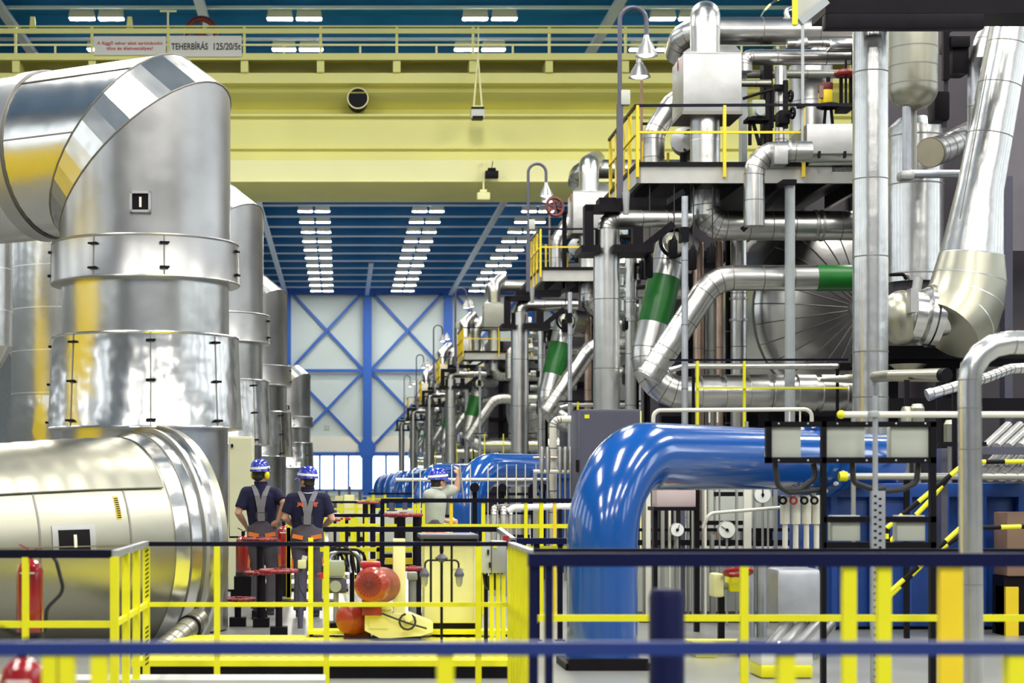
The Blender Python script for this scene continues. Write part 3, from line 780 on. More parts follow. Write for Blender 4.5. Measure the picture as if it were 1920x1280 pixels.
p1, d1 = person('worker in blue helmet with yellow ear defenders, hand on hip, back to us', YP,
    (488, 887), 0, (489, 908), (462, 923), (517, 925), (447, 961, -.06), (461, 988, .16), (533, 944, -.10), (521, 977, -.10), (492, 1003), 52,
    (483, 1075, .05), (482, 1145), (512, 1072, .02), (507, 1145), 'shirt_navy', face=-.55, muff=True,
    handR=((-.75, .35, -.5), (-.3, .8, -.1), 1, .3))
p2, d2 = person('worker in blue helmet, navy shirt with orange lettering, back to us, arms folded ahead', YP-.3,
    (576, 900), 0, (577, 918), (547, 935), (608, 935), (534, 970, -.02), (556, 990, .22), (622, 972, -.02), (604, 990, .22), (576, 1007), 58,
    (564, 1080, .02), (562, 1150), (592, 1080, .02), (592, 1150), 'shirt_navy', face=.75)
for bx, body_, ww in ((564, 'Jäg', 13), (593, 'er', 8)):
    c = P(bx, 945, YP-.3)+Vector((0, -.155, 0))
    sh = [c_ for c_ in p2.children if c_.name.startswith('shirt')][0]
    text_obj('lettering', body_, c, S(8.5, YP), 'orange_text', sh, S(ww, YP), thick=.01)
# short lanyard collar on the second worker
MB().torus(d2['ch']+Vector((0, -.01, .088)), (0, -.25, 1), .078, .007, n=26).build('collar_piping', 'off_white', p2)
p3, d3 = person('worker in pale grey T-shirt and blue helmet reaching up with one arm to the railing', 23.2,
    (822, 902), 0, (818, 918, -.02), (803, 928, -.10), (829, 924, .08), (806, 965, .25), (842, 978, .28), (859, 916, .22), (861, 893, .20), (814, 1000), 36,
    (812, 1070, .05), (808, 1140), (820, 1070, .12), (822, 1140), 'shirt_grey', face=-1.0,
    handR=((0, .1, 1), (-.6, .6, 0), 1, 1.0), handL=((1, .15, 0), (0, .9, -.3), 1, .8), straps=False)
t = thing('handling_rod', 'thin grey rod held upright in the raised fist of the worker in grey', 'rod', P(866, 940, 23.4))
MB().cyl(P(862, 872, 23.37), P(871, 948, 23.37), .010, n=10).build('rod', 'galv', t)
# ================================================================== right side: repeated pipework bays
UNIT = []
BAY = ['in the nearest right-hand bay', 'in the second right-hand bay', 'in the third right-hand bay', 'in the fourth right-hand bay', 'in the fifth right-hand bay', 'in the farthest right-hand bay']
def reg(o, base, cat, grp, far=True, only=False):
    tag(o, base+' '+BAY[0], cat, None if only else grp)
    if not only: UNIT.append((o, base, far))
    return o
def upipe(name, base, pts, r, Yr=None, bend=None, seg=4, seam=.75, mats=('alu_pipe', 'seam'), far=True, only=False, cat='pipe', grp=None, n=22, sw=.018):
    """pts: (px, py, Y); r in photo pixels at the first point's distance"""
    w = [P(*p) for p in pts]; rr = S(r, pts[0][2] if Yr is None else Yr)
    o = MB().pipe(w, rr, S(bend, pts[0][2]) if bend else None, seg, n, seam, sw).build(name, list(mats))
    return reg(o, base, cat, grp or cat+'s of the right-hand bays', far, only)
def ubox(name, base, rect, Y, dep, matn, cat, far=True, only=False, c=0, grp=None):
    o = MB().pb(*rect, Y, dep, c=c).build(name, matn)
    return reg(o, base, cat, grp or cat+' pieces of the right-hand bays', far, only)
def sleeve(o, a, b, r, matn='green', name='green_band'):
    MB().cyl(P(*a), P(*b), S(r, a[2]), n=28).build(name, matn, o)
def flange(o, a, b, r, n=2, matn='alu_box', w=.05, name='flange'):
    p, q = P(*a), P(*b); d = (q-p).normalized()
    for i in range(n): MB().ring(p+(q-p)*(i/max(1, n-1)), d, S(r, a[2]), w).build(name, matn, o)

# tall pipe column at the front corner
c = upipe('pipe_column', 'tall thick silver pipe column with elbow top', [(1137, 1080, 35), (1137, 432, 35)], 24.5, seam=1.5, cat='pipe column', grp='pipe columns of the right-hand bays')
MB().bb(P(1112, 0, 35).x, P(1162, 0, 35).x, 34.7, 35.3, 0, .14).build('base_plate', 'dark_steel', c)
m = MB(); m.pipe([P(1137, 436, 35), P(1137, 411, 35), P(1292, 411, 35.4)], S(17, 35), S(19, 35), 5, 24, .62, .018); m.build('elbow_run', ['alu_pipe', 'seam'], c)
# black support frame round the elbow
t = thing('pipe_support', 'x', 'support', P(1150, 472, 34.6))
MB().pb(1096, 1113, 385, 462, 34.7, .25).build('hanger_post', 'dark_steel', t)
MB().pb(1098, 1168, 383, 396, 34.7, .4).build('top_beam', 'dark_steel', t)
MB().pb(1090, 1126, 459, 472, 34.5, 1.0).build('foot_beam', 'dark_steel', t)
MB().pb(1150, 1226, 458, 472, 34.5, 1.0).build('foot_beam', 'dark_steel', t)
MB().pb(1187, 1206, 425, 460, 34.6, .25).build('hanger_post', 'dark_steel', t)
MB().beam(P(1206, 464, 34.8), P(1262, 420, 34.8), .14).build('brace', 'dark_steel', t)
MB().pb(1124, 1250, 370, 385, 35.4, .5).build('top_beam', 'dark_steel', t)
reg(t, 'black steel support frame round the pipe elbow', 'support', 'elbow supports of the right-hand bays')

# ---- platform with railings
t = thing('platform', 'x', 'platform', P(1400, 345, 35))
xa, xb = P(1194, 0, 35).x, P(1640, 0, 35).x; zt_, zb_ = P(0, 312, 35).z, P(0, 343, 35).z
MB().bb(xa, xb, 35.0, 35.08, zb_, zt_).build('fascia', 'fascia', t)
MB().bb(xa, xa+.08, 35.0, 38.6, zb_, zt_).build('side_beam', 'fascia', t)
MB().bb(xa-.02, xb, 34.96, 41.3, zt_, P(0, 304, 35).z).build('deck', 'dark', t)
m = MB(); 
for i in range(6): x = xa+.5+i*.8; m.bb(x, x+.1, 35.1, 38.5, zb_+.03, zt_-.02)
m.build('joists', 'dark_steel', t)
for i, px in enumerate((1194, 1357, 1505)):
    x = P(px, 0, 35).x; MB().bb(x-.028, x+.028, 34.90, 34.97, P(0, 333, 35).z, P(0, 199, 35).z).build('rail_post', 'amber', t)
    if i == 0:
        for k in range(1, 5):
            y = 35+.85*k; MB().bb(x-.035, x+.03, y-.035, y+.035, zb_, P(0, 199, 35).z).build('rail_post', 'amber', t)
MB().beam(P(1192, 198, 34.93), P(1605, 196, 34.93), .05).build('top_rail', 'black_rail', t)
MB().beam(P(1192, 198, 34.93), P(1192, 198, 34.93)+Vector((0, 3.5, 0)), .05).build('top_rail', 'black_rail', t)
MB().beam(P(1192, 248, 34.93), P(1505, 248, 34.93), .045).build('mid_rail', 'amber', t)
MB().beam(P(1192, 251, 34.93), P(1192, 251, 34.93)+Vector((0, 3.5, 0)), .04).build('mid_rail', 'amber', t)
for k in range(6):
    x = P(1210, 0, 37).x+k*.13; MB().bb(x, x+.05, 38.2, 38.25, zt_, P(0, 238, 37).z-.06*k).build('rail_post', 'amber', t)
MB().beam(P(1205, 232, 38.2), P(1250, 232, 38.2), .05).build('top_rail', 'black_rail', t)
MB().beam(P(1480, 343, 35.2), P(1480, 343, 35.2)-Vector((.9, 0, .9)), .1).build('knee_brace', 'dark_steel', t)
MB().beam(P(1300, 343, 35.3)+Vector((0, 1, 0)), P(1255, 372, 35.3)+Vector((0, 1, 0)), .1).build('knee_brace', 'grey_paint', t)
reg(t, 'grey fascia platform with yellow railings', 'platform', 'platforms of the right-hand bays')

# ---- riser with box on the platform
t = thing('riser_pipe', 'x', 'pipe', P(1320, 422, 36.4))
YR = 36.2
MB().pipe([P(1322, 405, YR), P(1322, 29, YR), P(1322, 40, 39.5)], S(27.5, YR), S(30, YR), 5, 28, .9, .02).build('riser', ['alu_pipe', 'bright_seam'], t)
m = MB().pb(1281, 1391, 100, 213, 35.75, 1.2, c=.02); m.prism([P(1281, 100, 35.75), P(1391, 100, 35.75), P(1378, 86, 36.9), P(1292, 92, 36.9)], (0, 0, .02)); bx = m.build('valve_box', 'alu_box', t)
MB().pb(1279, 1393, 208, 214, 35.73, 1.24).build('box_trim', 'seam', bx)
reg(t, 'silver riser pipe rising through a square metal box', 'pipe', 'risers of the right-hand bays')
upipe('header_pipe', 'thick high horizontal silver pipe behind the riser', [(1272, 100, 39.5), (1284, 58, 38.6), (1640, 58, 38.6)], 25, bend=36, seam=1.2, grp='high headers of the right-hand bays')
upipe('arched_pipe', 'arched silver pipe with faceted bend left of riser', [(1226, 330, 38), (1226, 250, 38), (1262, 190, 38), (1330, 175, 38.4)], 20, bend=42, seg=5, seam=.5, grp='arched pipes of the right-hand bays')
t = thing('flanged_disc', 'x', 'flange', P(1285, 290, 37.6))
MB().lathe([(.02, -.1), (S(24, 37), -.05), (S(30, 37), .15), (S(30, 37), .6)], P(1282, 262, 37.5), (.5, 1, 0), n=32).build('dish', 'alu_box', t)
MB().torus(P(1291, 264, 37.3), (1, .35, 0), S(20, 37), .03).build('gasket', 'dark', t)
MB().cyl(P(1282, 305, 37.6), P(1282, 282, 37.6), .08).build('stand', 'dark', t)
reg(t, 'pale dished flange on the platform behind the riser', 'flange', 'dished flanges of the right-hand bays', far=False)
# ---- S-shaped pipe and box at the right of the platform
o = upipe('bent_pipe', 'silver pipe arching down in front of the platform edge', [(1414, 424, 34.4), (1414, 284, 34.4), (1520, 284, 34.4)], 19.5, bend=44, seg=5, seam=.5, grp='arching pipes of the right-hand bays')
MB().pb(1452, 1478, 272, 308, 34.0, .4, c=.03).build('clamp_shell', 'alu_box', o)
MB().ring(P(1478, 284, 34.4), (1, 0, 0), S(22, 34.4), .04).build('flange', 'alu_box', o)
t = thing('valve_enclosure', 'x', 'enclosure', P(1560, 312, 34.8))
MB().pb(1513, 1640, 232, 288, 34.6, 1.2, c=.015).build('enclosure_box', 'alu_box', t)
MB().cyl(P(1514, 293, 35), P(1640, 293, 35), S(19, 35)).build('lower_shell', 'alu_pipe', t)
for px in (1537, 1585): MB().pb(px-2, px+2, 283, 295, 34.55, .1).build('clip', 'dark', t)
MB().pb(1560, 1600, 312, 322, 35, .5).build('bracket', 'dark_steel', t)
reg(t, 'flat grey insulated valve enclosure on the platform', 'enclosure', 'valve enclosures of the right-hand bays', far=False)
# ---- big header under the platform
o = upipe('main_header', 'very thick horizontal silver pipe below the platform', [(1322, 330, 36.2), (1322, 423, 36.2), (1660, 423, 36.2)], 27.5, bend=38, seg=5, seam=.5, grp='main headers of the right-hand bays')
flange(o, (1528, 423, 36.2), (1540, 423, 36.2), 29.5)
# ---- green banded pipe
o = upipe('green_banded_pipe', 'slanting silver pipe with a wide green band', [(1264, 440, 36.0), (1197, 736, 35.6), (1662, 736, 35.6)], 29.5, bend=66, seg=6, seam=.62, grp='green banded pipes of the right-hand bays', n=28)
sleeve(o, (1245.7, 521, 35.89), (1226, 608, 35.773), 30.6)
MB().sph(P(1262, 446, 36.0), S(30, 36), 20, 14).build('top_elbow', 'alu_pipe', o)
MB().cyl(P(1262, 452, 36.0), P(1290, 470, 38.5), S(31, 36), n=28).build('branch', 'alu_pipe', o)
MB().torus(P(1262, 456, 35.4), (.25, -1, .2), S(25, 36), .035).build('flange_ring', 'dark', o)
MB().lathe([(S(20, 36), .0), (S(20, 36), .12), (.05, .14)], P(1263, 457, 35.5), (.25, -1, .2), n=28).build('blank_cap', 'alu_warm', o)
flange(o, (1330, 736, 35.6), (1600, 736, 35.6), 34.5, 7, 'alu_pipe', .35, 'lagging_shell')
# ---- second slanting pipe meeting it
o = upipe('slanted_pipe', 'silver pipe running level then slanting down left, green ring', [(1660, 521, 34.9), (1338, 521, 34.9), (1216, 708, 34.9)], 24, bend=62, seg=4, seam=.7, grp='slanted pipes of the right-hand bays', n=26)
sleeve(o, (1530, 521, 34.9), (1606, 521, 34.9), 24.6)
flange(o, (1242, 668, 34.9), (1218, 704, 34.9), 25.5, 3)
# ---- lens shaped vessel head
t = thing('heat_exchanger', 'x', 'vessel', P(1580, 780, 40))
hcn = P(1584, 585, 39.2); R0 = S(184, 39.2)
ax = Vector((.20, -1, 0)).normalized()
m = MB(); prof = [(R0, -2.6), (R0, 0)]+[(R0*math.cos(a*math.pi/20), R0*.38*math.sin(a*math.pi/20)) for a in range(1, 10)]
m.lathe(prof, hcn, ax, n=64); m.build('shell', 'alu_pipe', t, 40)
m = MB(); z_ = ax; x_ = z_.orthogonal().normalized(); y_ = z_.cross(x_)
for k in range(30):
    an = 2*math.pi*k/30; d = x_*math.cos(an)+y_*math.sin(an)
    pp = [hcn+d*(R0*math.cos(a*math.pi/20)*1.002)+z_*(R0*.38*math.sin(a*math.pi/20)+.004) for a in range(0, 10)]
    m.sweep(pp, .012, 6)
m.build('radial_seam', 'seam', t)
MB().torus(hcn, ax, R0*1.0, .03, 48).build('rim', 'seam', t)
MB().lathe([(.28, R0*.36), (.28, R0*.40), (.05, R0*.41)], hcn, ax).build('centre_cap', 'alu_box', t)
for dx in (-1.2, 1.2): MB().bb(hcn.x+dx-.2, hcn.x+dx+.2, 40.2, 41.2, 0, hcn.z-R0*.78).build('leg', 'dark_steel', t)
reg(t, 'huge lens-shaped silver vessel head with radial seams', 'vessel', 'vessel heads of the right-hand bays')
# ---- posts and slim pipes
o = upipe('steel_post', 'grey painted round steel post holding the platform', [(1481, 1075, 34.6), (1481, 341, 34.6)], 9.5, seam=0, mats=('grey_paint',), cat='post', grp='platform posts of the right-hand bays')
MB().pb(1468, 1494, 336, 345, 34.4, .5).build('head_plate', 'dark_steel', o)
MB().pb(1466, 1496, 1070, 1077, 34.4, .5).build('foot_plate', 'dark_steel', o)
o = upipe('slim_pipe', 'slim upright galvanised pipe in front of header', [(1284, 1090, 33.8), (1284, 368, 33.8)], 6.2, seam=1.4, mats=('galv', 'seam'), grp='slim pipes of the right-hand bays')
MB().pb(1278, 1292, 425, 452, 33.6, .3).build('clamp', 'dark', o)
for i, (px, w_, y0, y1, mt, nm) in enumerate(((1385, 15, 450, 800, 'alu_pipe', 'straight upright silver pipe left of the vessel head'), (1349, 7, 452, 800, 'copper', 'thin copper coloured upright pipe'), (1310, 10, 455, 800, 'copper', 'copper-tinted upright pipe behind the slanted pipe'), (1335, 13, 560, 800, 'tubes', 'dull upright pipe behind the slanted pipe'), (1183, 11, 470, 800, 'alu_pipe', 'upright silver pipe right of the column'), (1368, 8, 450, 800, 'dark_steel', 'dark upright strut beside the vessel head'))):
    o = upipe('upright_pipe', nm, [(px, 1050, 37.6+.15*i), (px, y0, 37.6+.15*i)], w_, seam=1.1, mats=(mt, 'seam'), grp='upright pipes of the right-hand bays', far=i in (0, 4))
    if i in (0, 4): flange(o, (px, 560, 37.6+.15*i), (px, 600, 37.6+.15*i), w_+2.5)
o = upipe('hand_rail_pipe', 'slender level silver pipe above the lower header', [(1255, 694, 34.1), (1285, 686, 34.1), (1578, 687, 34.1)], 5.5, seam=0, mats=('alu_pipe',), far=False, grp='slender pipes of the right-hand bays')
MB().pb(1574, 1600, 680, 694, 34.0, .3).build('end_block', 'dark', o)
for px in (1300, 1570): MB().beam(P(px, 688, 34.1), Vector((P(px, 0, 34.1).x, 34.1, 0)), .05).build('leg', 'dark_steel', o)
for i, (y, x0, x1, r_, mt, nm) in enumerate(((503, 1150, 1236, 10, 'alu_pipe', 'short level silver pipe behind the tall column, upper'), (548, 1160, 1230, 14, 'alu_pipe', 'fat level silver pipe behind the tall column'), (606, 1152, 1205, 5, 'white', 'short white level bracket pipe right of the tall column'), (648, 1150, 1215, 8, 'tubes', 'dull level pipe behind the tall column'), (700, 1150, 1205, 12, 'alu_pipe', 'low level silver pipe behind the tall column'))):
    o = upipe('cross_pipe', nm, [(x0, y, 38.3+.1*i), (x1+60, y, 38.3+.1*i)], r_, seam=.4, mats=(mt, 'seam'), far=i in (1, 4), grp='cross pipes of the right-hand bays')
    MB().beam(P(x1-20, y, 38.3+.1*i), Vector((P(x1-20, y, 38.3+.1*i).x, 38.3+.1*i, 0)), .06).build('leg', 'dark_steel', o)
    if i % 2 == 0: MB().pb(x1-34, x1-12, y-r_-6, y+r_+8, 37.9+.1*i, .4, c=.05).build('valve', 'dark', o)
# dark cable pendants hanging from the platform
for px, y0, y1, y2 in ((1264, 343, 448, 484), (1336, 343, 462, 490), (1218, 343, 480, 520), (1300, 343, 466, 505)):
    t = thing('pendant_control', 'x', 'control', P(px, y2, 35.15))
    MB().beam(P(px, y0-1, 35.15), P(px, y1, 35.15), .02).build('cable', 'rubber', t)
    MB().pb(px-8, px+7, y1, y2, 35.05, .2, c=.03).build('grip', 'dark', t)
    MB().cyl(P(px, y1, 35.15), P(px, y1-7, 35.15), .05, .02, n=10).build('gland', 'dark', t)
    reg(t, 'black hanging control grip %s' % {1264: 'before the pipe elbow', 1336: 'right of the slim pipe', 1218: 'left of the green banded pipe', 1300: 'just right of the slim pipe'}[px], 'control', 'hanging control grips', far=False, only=px != 1264)
# lower yellow guard rail by the headers
t = thing('guard_rail', 'x', 'railing', P(1350, 810, 33.6))
for px in (1308, 1396): MB().pb(px-2.5, px+2.5, 676, 808, 33.6, .05).build('rail_post', 'yellow', t)
MB().beam(P(1255, 675, 33.62), P(1590, 674, 33.62), .04).build('top_rail', 'black_rail', t)
MB().beam(P(1308, 727, 33.58), P(1590, 727, 33.58), .035).build('mid_rail', 'yellow', t)
for px in (1308, 1396, 1560): MB().pb(px-2.5, px+2.5, 806, 1065, 33.6, .05).build('leg', 'dark_steel', t)
reg(t, 'thin yellow guard rail in front of the lower header', 'railing', 'header guard rails', far=True)
# pale square pipe loop rail above the blue pipe
t = thing('pipe_rail', 'pale bent pipe rail just above the near blue pipe', 'railing', P(1380, 830, 30))
MB().pipe([P(1225, 830, 30), P(1225, 769, 30), P(1522, 767, 30), P(1522, 800, 30)], .034, .12, 4, 12).build('rail', 'off_white', t)
for px in (1330, 1345, 1480, 1500): MB().beam(P(px, 768, 30), P(px, 792, 30), .025).build('stub', 'off_white', t)
for px in (1225, 1400, 1522): MB().beam(P(px, 790, 30), Vector((P(px, 790, 30).x, 30, 0)), .05).build('leg', 'tubes', t)
# dark filler added so the bright wall does not show between the pipes
t = thing('filler_block', 'x', 'machine', P(1450, 905, 44))
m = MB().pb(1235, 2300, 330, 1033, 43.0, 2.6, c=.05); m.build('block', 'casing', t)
for px in range(1280, 2290, 105): MB().pb(px, px+18, 330, 1005, 42.8, .2).build('rib', 'dark_steel', t)
for py in (470, 640, 780): MB().pb(1240, 2290, py, py+14, 42.75, .2).build('cross_beam', 'dark_steel', t)
reg(t, 'dark ribbed filler block behind the pipes', 'machine', 'machine casings of the right-hand bays')
LP = []
# ---- smaller fittings on the platform
o = upipe('level_pipe', 'medium level silver pipe right of the square box', [(1396, 135, 38), (1396, 107, 38), (1640, 107, 38)], 14.5, bend=14, seam=.6, far=False, grp='level pipes of the right-hand bays'); LP.append(o)
o = upipe('level_pipe', 'thin dull level pipe below the medium one', [(1385, 139, 39), (1640, 139, 39)], 8, seam=.9, far=False, grp='level pipes of the right-hand bays', mats=('tubes', 'seam')); LP.append(o)
o = upipe('level_pipe', 'short yellowish level pipe stub beside the box', [(1388, 156, 37.5), (1445, 156, 37.5)], 7, seam=.5, far=False, mats=('alu_warm', 'seam'), grp='level pipes of the right-hand bays'); LP.append(o)
o = upipe('level_pipe', 'crinkled pale level pipe just under the high header', [(1475, 82, 37.6), (1640, 80, 37.6)], 8, seam=.4, far=False, grp='level pipes of the right-hand bays'); LP.append(o)
MB().cyl(P(1478, 85, 37.6), P(1512, 80, 37.6), S(5, 37), S(12, 37)).build('reducer', 'alu_box', o)
MB().pb(1556, 1640, 71, 91, 37.3, .4, c=.06).build('loose_wrap', 'alu_dent', o)
o = upipe('upright_pipe', 'wide pale upright vessel pipe behind the valves', [(1520, 330, 39.6), (1520, 125, 39.6)], 40, seam=.8, far=False, grp='vessel pipes of the right-hand bays')
o = upipe('upright_pipe', 'narrow upright silver pipe with black straps', [(1464, 330, 37.8), (1464, 125, 37.8)], 11, seam=.8, far=False, grp='strapped pipes of the right-hand bays')
for py in (158, 215): MB().pb(1452, 1476, py, py+8, 37.4, .3).build('strap', 'dark', o)
MB().pb(1470, 1478, 150, 240, 37.3, .1).build('strut', 'dark', o)
o = upipe('lamp_mast', 'thin grey mast standing on the platform rail', [(1505, 305, 34.7), (1505, 38, 34.7)], 3, seam=0, mats=('grey_paint',), far=False, cat='mast')
MB().pb(1498, 1511, 194, 200, 34.6, .2).build('clip', 'dark', o)
for o, (px, py, Yq) in zip(LP, ((1600, 107, 38), (1600, 139, 39), (1440, 156, 37.5), (1600, 80, 37.6))): MB().beam(P(px, py, Yq), Vector((P(px, py, Yq).x, Yq, P(0, 305, 35).z)), .06).build('leg', 'dark_steel', o)
# upright dark column
m = MB().pb(1432, 1449, 90, 330, 38.6, .35); reg(m.build('dark_strut', 'dark'), 'black upright steel strut behind the pipes', 'strut', 'black struts', far=False)
m = MB().pb(1391, 1401, 130, 330, 38.2, .3); reg(m.build('dark_strut', 'grey_paint'), 'grey upright steel strut beside the square box', 'strut', 'grey struts', far=False)
# yellow valve actuator
t = thing('valve_actuator', 'x', 'valve', P(1553, 232, 36.5))
MB().pb(1543, 1562, 165, 193, 36.3, .4, c=.05).build('actuator_body', 'amber', t)
MB().pb(1542, 1563, 153, 168, 36.3, .4, c=.04).build('gear_cap', 'maroon', t)
MB().cyl(P(1553, 153, 36.5), P(1553, 145, 36.5), S(4, 36)).build('stem_guard', 'dark', t)
MB().pb(1538, 1544, 160, 183, 36.3, .1).build('handle', 'brown_panel', t)
MB().torus(P(1553, 199, 36.5), (0, 0, 1), S(18, 36.5), .045).build('handwheel', 'dark', t)
for dx in (-8, 8): MB().beam(P(1553+dx*.6, 199, 36.5), P(1553+dx, 234, 36.5), .05).build('yoke', 'dark', t)
reg(t, 'amber valve actuator with black handwheel on the platform', 'valve', 'amber actuators', far=False)
t = thing('gate_valve', 'x', 'valve', P(1588, 205, 36.3))
MB().torus(P(1586, 138, 36.3), (0, 0, 1), S(17, 36), .06).build('handwheel', 'red_worn', t)
MB().beam(P(1586, 112, 36.3), P(1586, 200, 36.3), .04).build('stem', 'dark', t)
for dx in (-9, 9): MB().beam(P(1586+dx, 145, 36.3), P(1586+dx, 205, 36.3), .06).build('yoke', 'dark', t)
MB().pb(1575, 1598, 198, 206, 36.1, .4).build('bonnet', 'dark', t)
reg(t, 'tall gate valve with a small red handwheel', 'valve', 'red wheeled gate valves', far=False)
t = thing('motor_valve', 'x', 'valve', P(1424, 270, 35.6))
MB().pb(1410, 1436, 186, 218, 35.5, .4, c=.04).build('motor_case', 'sage', t)
MB().lathe([(S(8, 36), 0), (S(8, 36), .1)], P(1424, 210, 35.5), (0, -1, 0), n=18).build('end_cap', 'grey_paint', t)
for (a, b) in ((1406, 1406), (1440, 1440), (1410, 1424), (1438, 1424)): MB().beam(P(a, 222, 35.7), P(b, 272, 35.7), .06).build('stand_leg', 'dark', t)
MB().pb(1402, 1444, 219, 225, 35.5, .4).build('stand_top', 'dark', t)
m = MB(); m.sweep([P(1393, 185, 35.9), P(1420, 176, 35.9), P(1450, 168, 35.9), P(1448, 240, 35.9)], .03, 8); m.build('conduit', 'dark', t)
reg(t, 'sage green motor valve on black stand behind railing', 'valve', 'motor valves', far=False)
t = thing('spindle_cluster', 'x', 'valve', P(1480, 235, 36))
MB().pb(1462, 1482, 205, 232, 36, .4, c=.04).build('body', 'dark', t)
for (px, py) in ((1482, 180), (1486, 212)):
    MB().torus(P(px, py, 35.9), (1, .2, 0), S(9, 36), .03).build('handwheel', 'dark', t); MB().beam(P(px-14, py, 35.9), P(px+4, py, 35.9), .04).build('spindle', 'dark', t)
reg(t, 'black valve cluster with two small spindle wheels', 'valve', 'black valve clusters', far=False)
MB().cyl(P(1443, 236, 35.4), P(1512, 236, 35.4), S(7, 35)).build('spare', 'alu_pipe') if False else None
# ---- white goose-neck lamp at the platform corner
def gooseneck(px, Y, y_top, base_y, drop, side, label_base):
    t = thing('gooseneck_lamp', 'x', 'lamp', P(px, base_y, Y))
    x0 = P(px, 0, Y).x; r = S(25, Y)
    top = P(px, y_top+25, Y); pts = [P(px, base_y, Y), Vector((x0, Y, top.z))]
    for k in range(1, 13): a = math.pi*k/12; pts.append(top+Vector((r-r*math.cos(a), 0, r*math.sin(a))))
    hd = P(px, drop, Y); pts.append(Vector((x0+2*r, Y, hd.z)))
    MB().sweep(pts, .042, 10).build('pole', 'slate', t)
    MB().beam(P(px, base_y, Y), P(px, 195, Y), .11).build('post_sleeve', 'slate', t)
    c = Vector((x0+2*r, Y, hd.z)); k = S(1, Y)
    sh = MB().lathe([(5*k, 0), (7*k, -10*k), (15*k, -24*k), (21*k, -39*k), (20*k, -39*k), (14*k, -25*k)], c, (0, 0, 1), n=28).build('lamp_shade', 'shade', t)
    MB().sph(c-Vector((0, 0, 36*k)), (15*k, 15*k, 5*k), 16, 8).build('bulb', 'bulb', sh)
    MB().cyl(c+Vector((0, 0, 9*k)), c-Vector((0, 0, 2*k)), 4*k, n=12).build('holder', 'grey_paint', t)
    MB().pb(px+3, px+20, 168, 196, Y-.1, .2, c=.02).build('junction_box', 'panel_grey', t)
    MB().cyl(P(px+12, 360, Y-.2), P(px+12, 402, Y-.2), .075, .05).build('lower_cap', 'alu_box', t)
    return reg(t, label_base, 'lamp', 'goose-neck lamps')
gooseneck(1162, 34.7, 14, 372, 66, 1, 'grey goose-neck lamp with bell shade at the platform corner')
t = thing('bell_lamp', 'x', 'lamp', P(1204, 300, 38.4))
k = S(1, 38.4); c = P(1199, 108, 38.4)
MB().beam(P(1203, 305, 38.4), P(1203, 150, 38.4), .05).build('pole', 'brown_panel', t)
sh = MB().lathe([(5*k, 0), (6*k, -10*k), (14*k, -22*k), (21*k, -37*k), (20*k, -37*k), (13*k, -23*k)], c, (0, 0, 1), n=28).build('lamp_shade', 'shade', t)
MB().sph(c-Vector((0, 0, 35*k)), (15*k, 15*k, 4*k), 16, 8).build('bulb', 'bulb', sh)
MB().beam(c, P(1203, 150, 38.4), .03).build('holder', 'grey_paint', t)
reg(t, 'second bell-shaded lamp on a thin pole behind the platform corner', 'lamp', 'bell lamps')
# small red handwheel at the left of the box
o = MB().torus(P(1277, 125, 36.4), (1, -.5, 0), S(14, 36), .04).beam(P(1277, 112, 36.4), P(1277, 138, 36.4), .03).cyl(P(1277, 125, 36.4), P(1288, 125, 36.6), .04).build('handwheel', 'red_worn')
reg(o, 'small red handwheel on the left side of the square box', 'handwheel', 'box handwheels')

t = thing('valve_handwheel', 'dark red spoked handwheel left of the square box in the second bay', 'handwheel', P(1040, 405, 52.6))
c = P(1040, 388, 52.4); m = MB().torus(c, (.35, -1, .1), S(17, 52), .045)
for k in range(6):
    x_ = Vector((.35, -1, .1)).normalized().orthogonal().normalized(); y_ = Vector((.35, -1, .1)).normalized().cross(x_); d_ = x_*math.cos(k*math.pi/3)+y_*math.sin(k*math.pi/3); m.beam(c, c+d_*S(16, 52), .05)
m.build('wheel', 'maroon', t); MB().cyl(c, c+Vector((.4, 1.0, 0)), .07).build('stem', 'dark', t); MB().beam(c+Vector((.4, 1, 0)), c+Vector((.4, 1, -2.2)), .12).build('yoke', 'dark_steel', t)
# ---- the same bay again, deeper into the hall
for i, dy in enumerate((17.0, 50.0, 70.0, 94.0, 119.0)):
    for (o, base, far) in UNIT:
        if i > 0 and not far: continue
        copy_tree(o, (0, dy, 0), base+' '+BAY[i+1])
# ================================================================== right foreground stack (stands once)
def solo_pipe(name, label, pts, r, Yr=None, bend=None, seg=4, seam=.7, mats=('alu_pipe', 'seam'), cat='pipe', grp=None, n=26, sw=.014):
    rr = S(r, pts[0][2] if Yr is None else Yr)
    o = MB().pipe([P(*p) for p in pts], rr, S(bend, pts[0][2]) if bend else None, seg, n, seam, sw).build(name, list(mats))
    return tag(o, label, cat, grp)
# big near riser
o = solo_pipe('riser_pipe', 'tall straight silver riser pipe right of centre, nearest the camera, with yellow glints', [(1632, 1140, 26), (1632, -60, 26)], 32.5, seam=0, n=40, mats=('alu', 'seam'))
for py in (137, 337, 482, 660, 745): MB().ring(P(1632, py, 26), (0, 0, 1), S(33, 26), .018, n=40).build('seam_ring', 'seam', o)
MB().cyl(P(1634, 756, 26), P(1640, 790, 25.9), S(30, 26), S(9, 26), n=28).build('reducer', 'alu_dent', o)
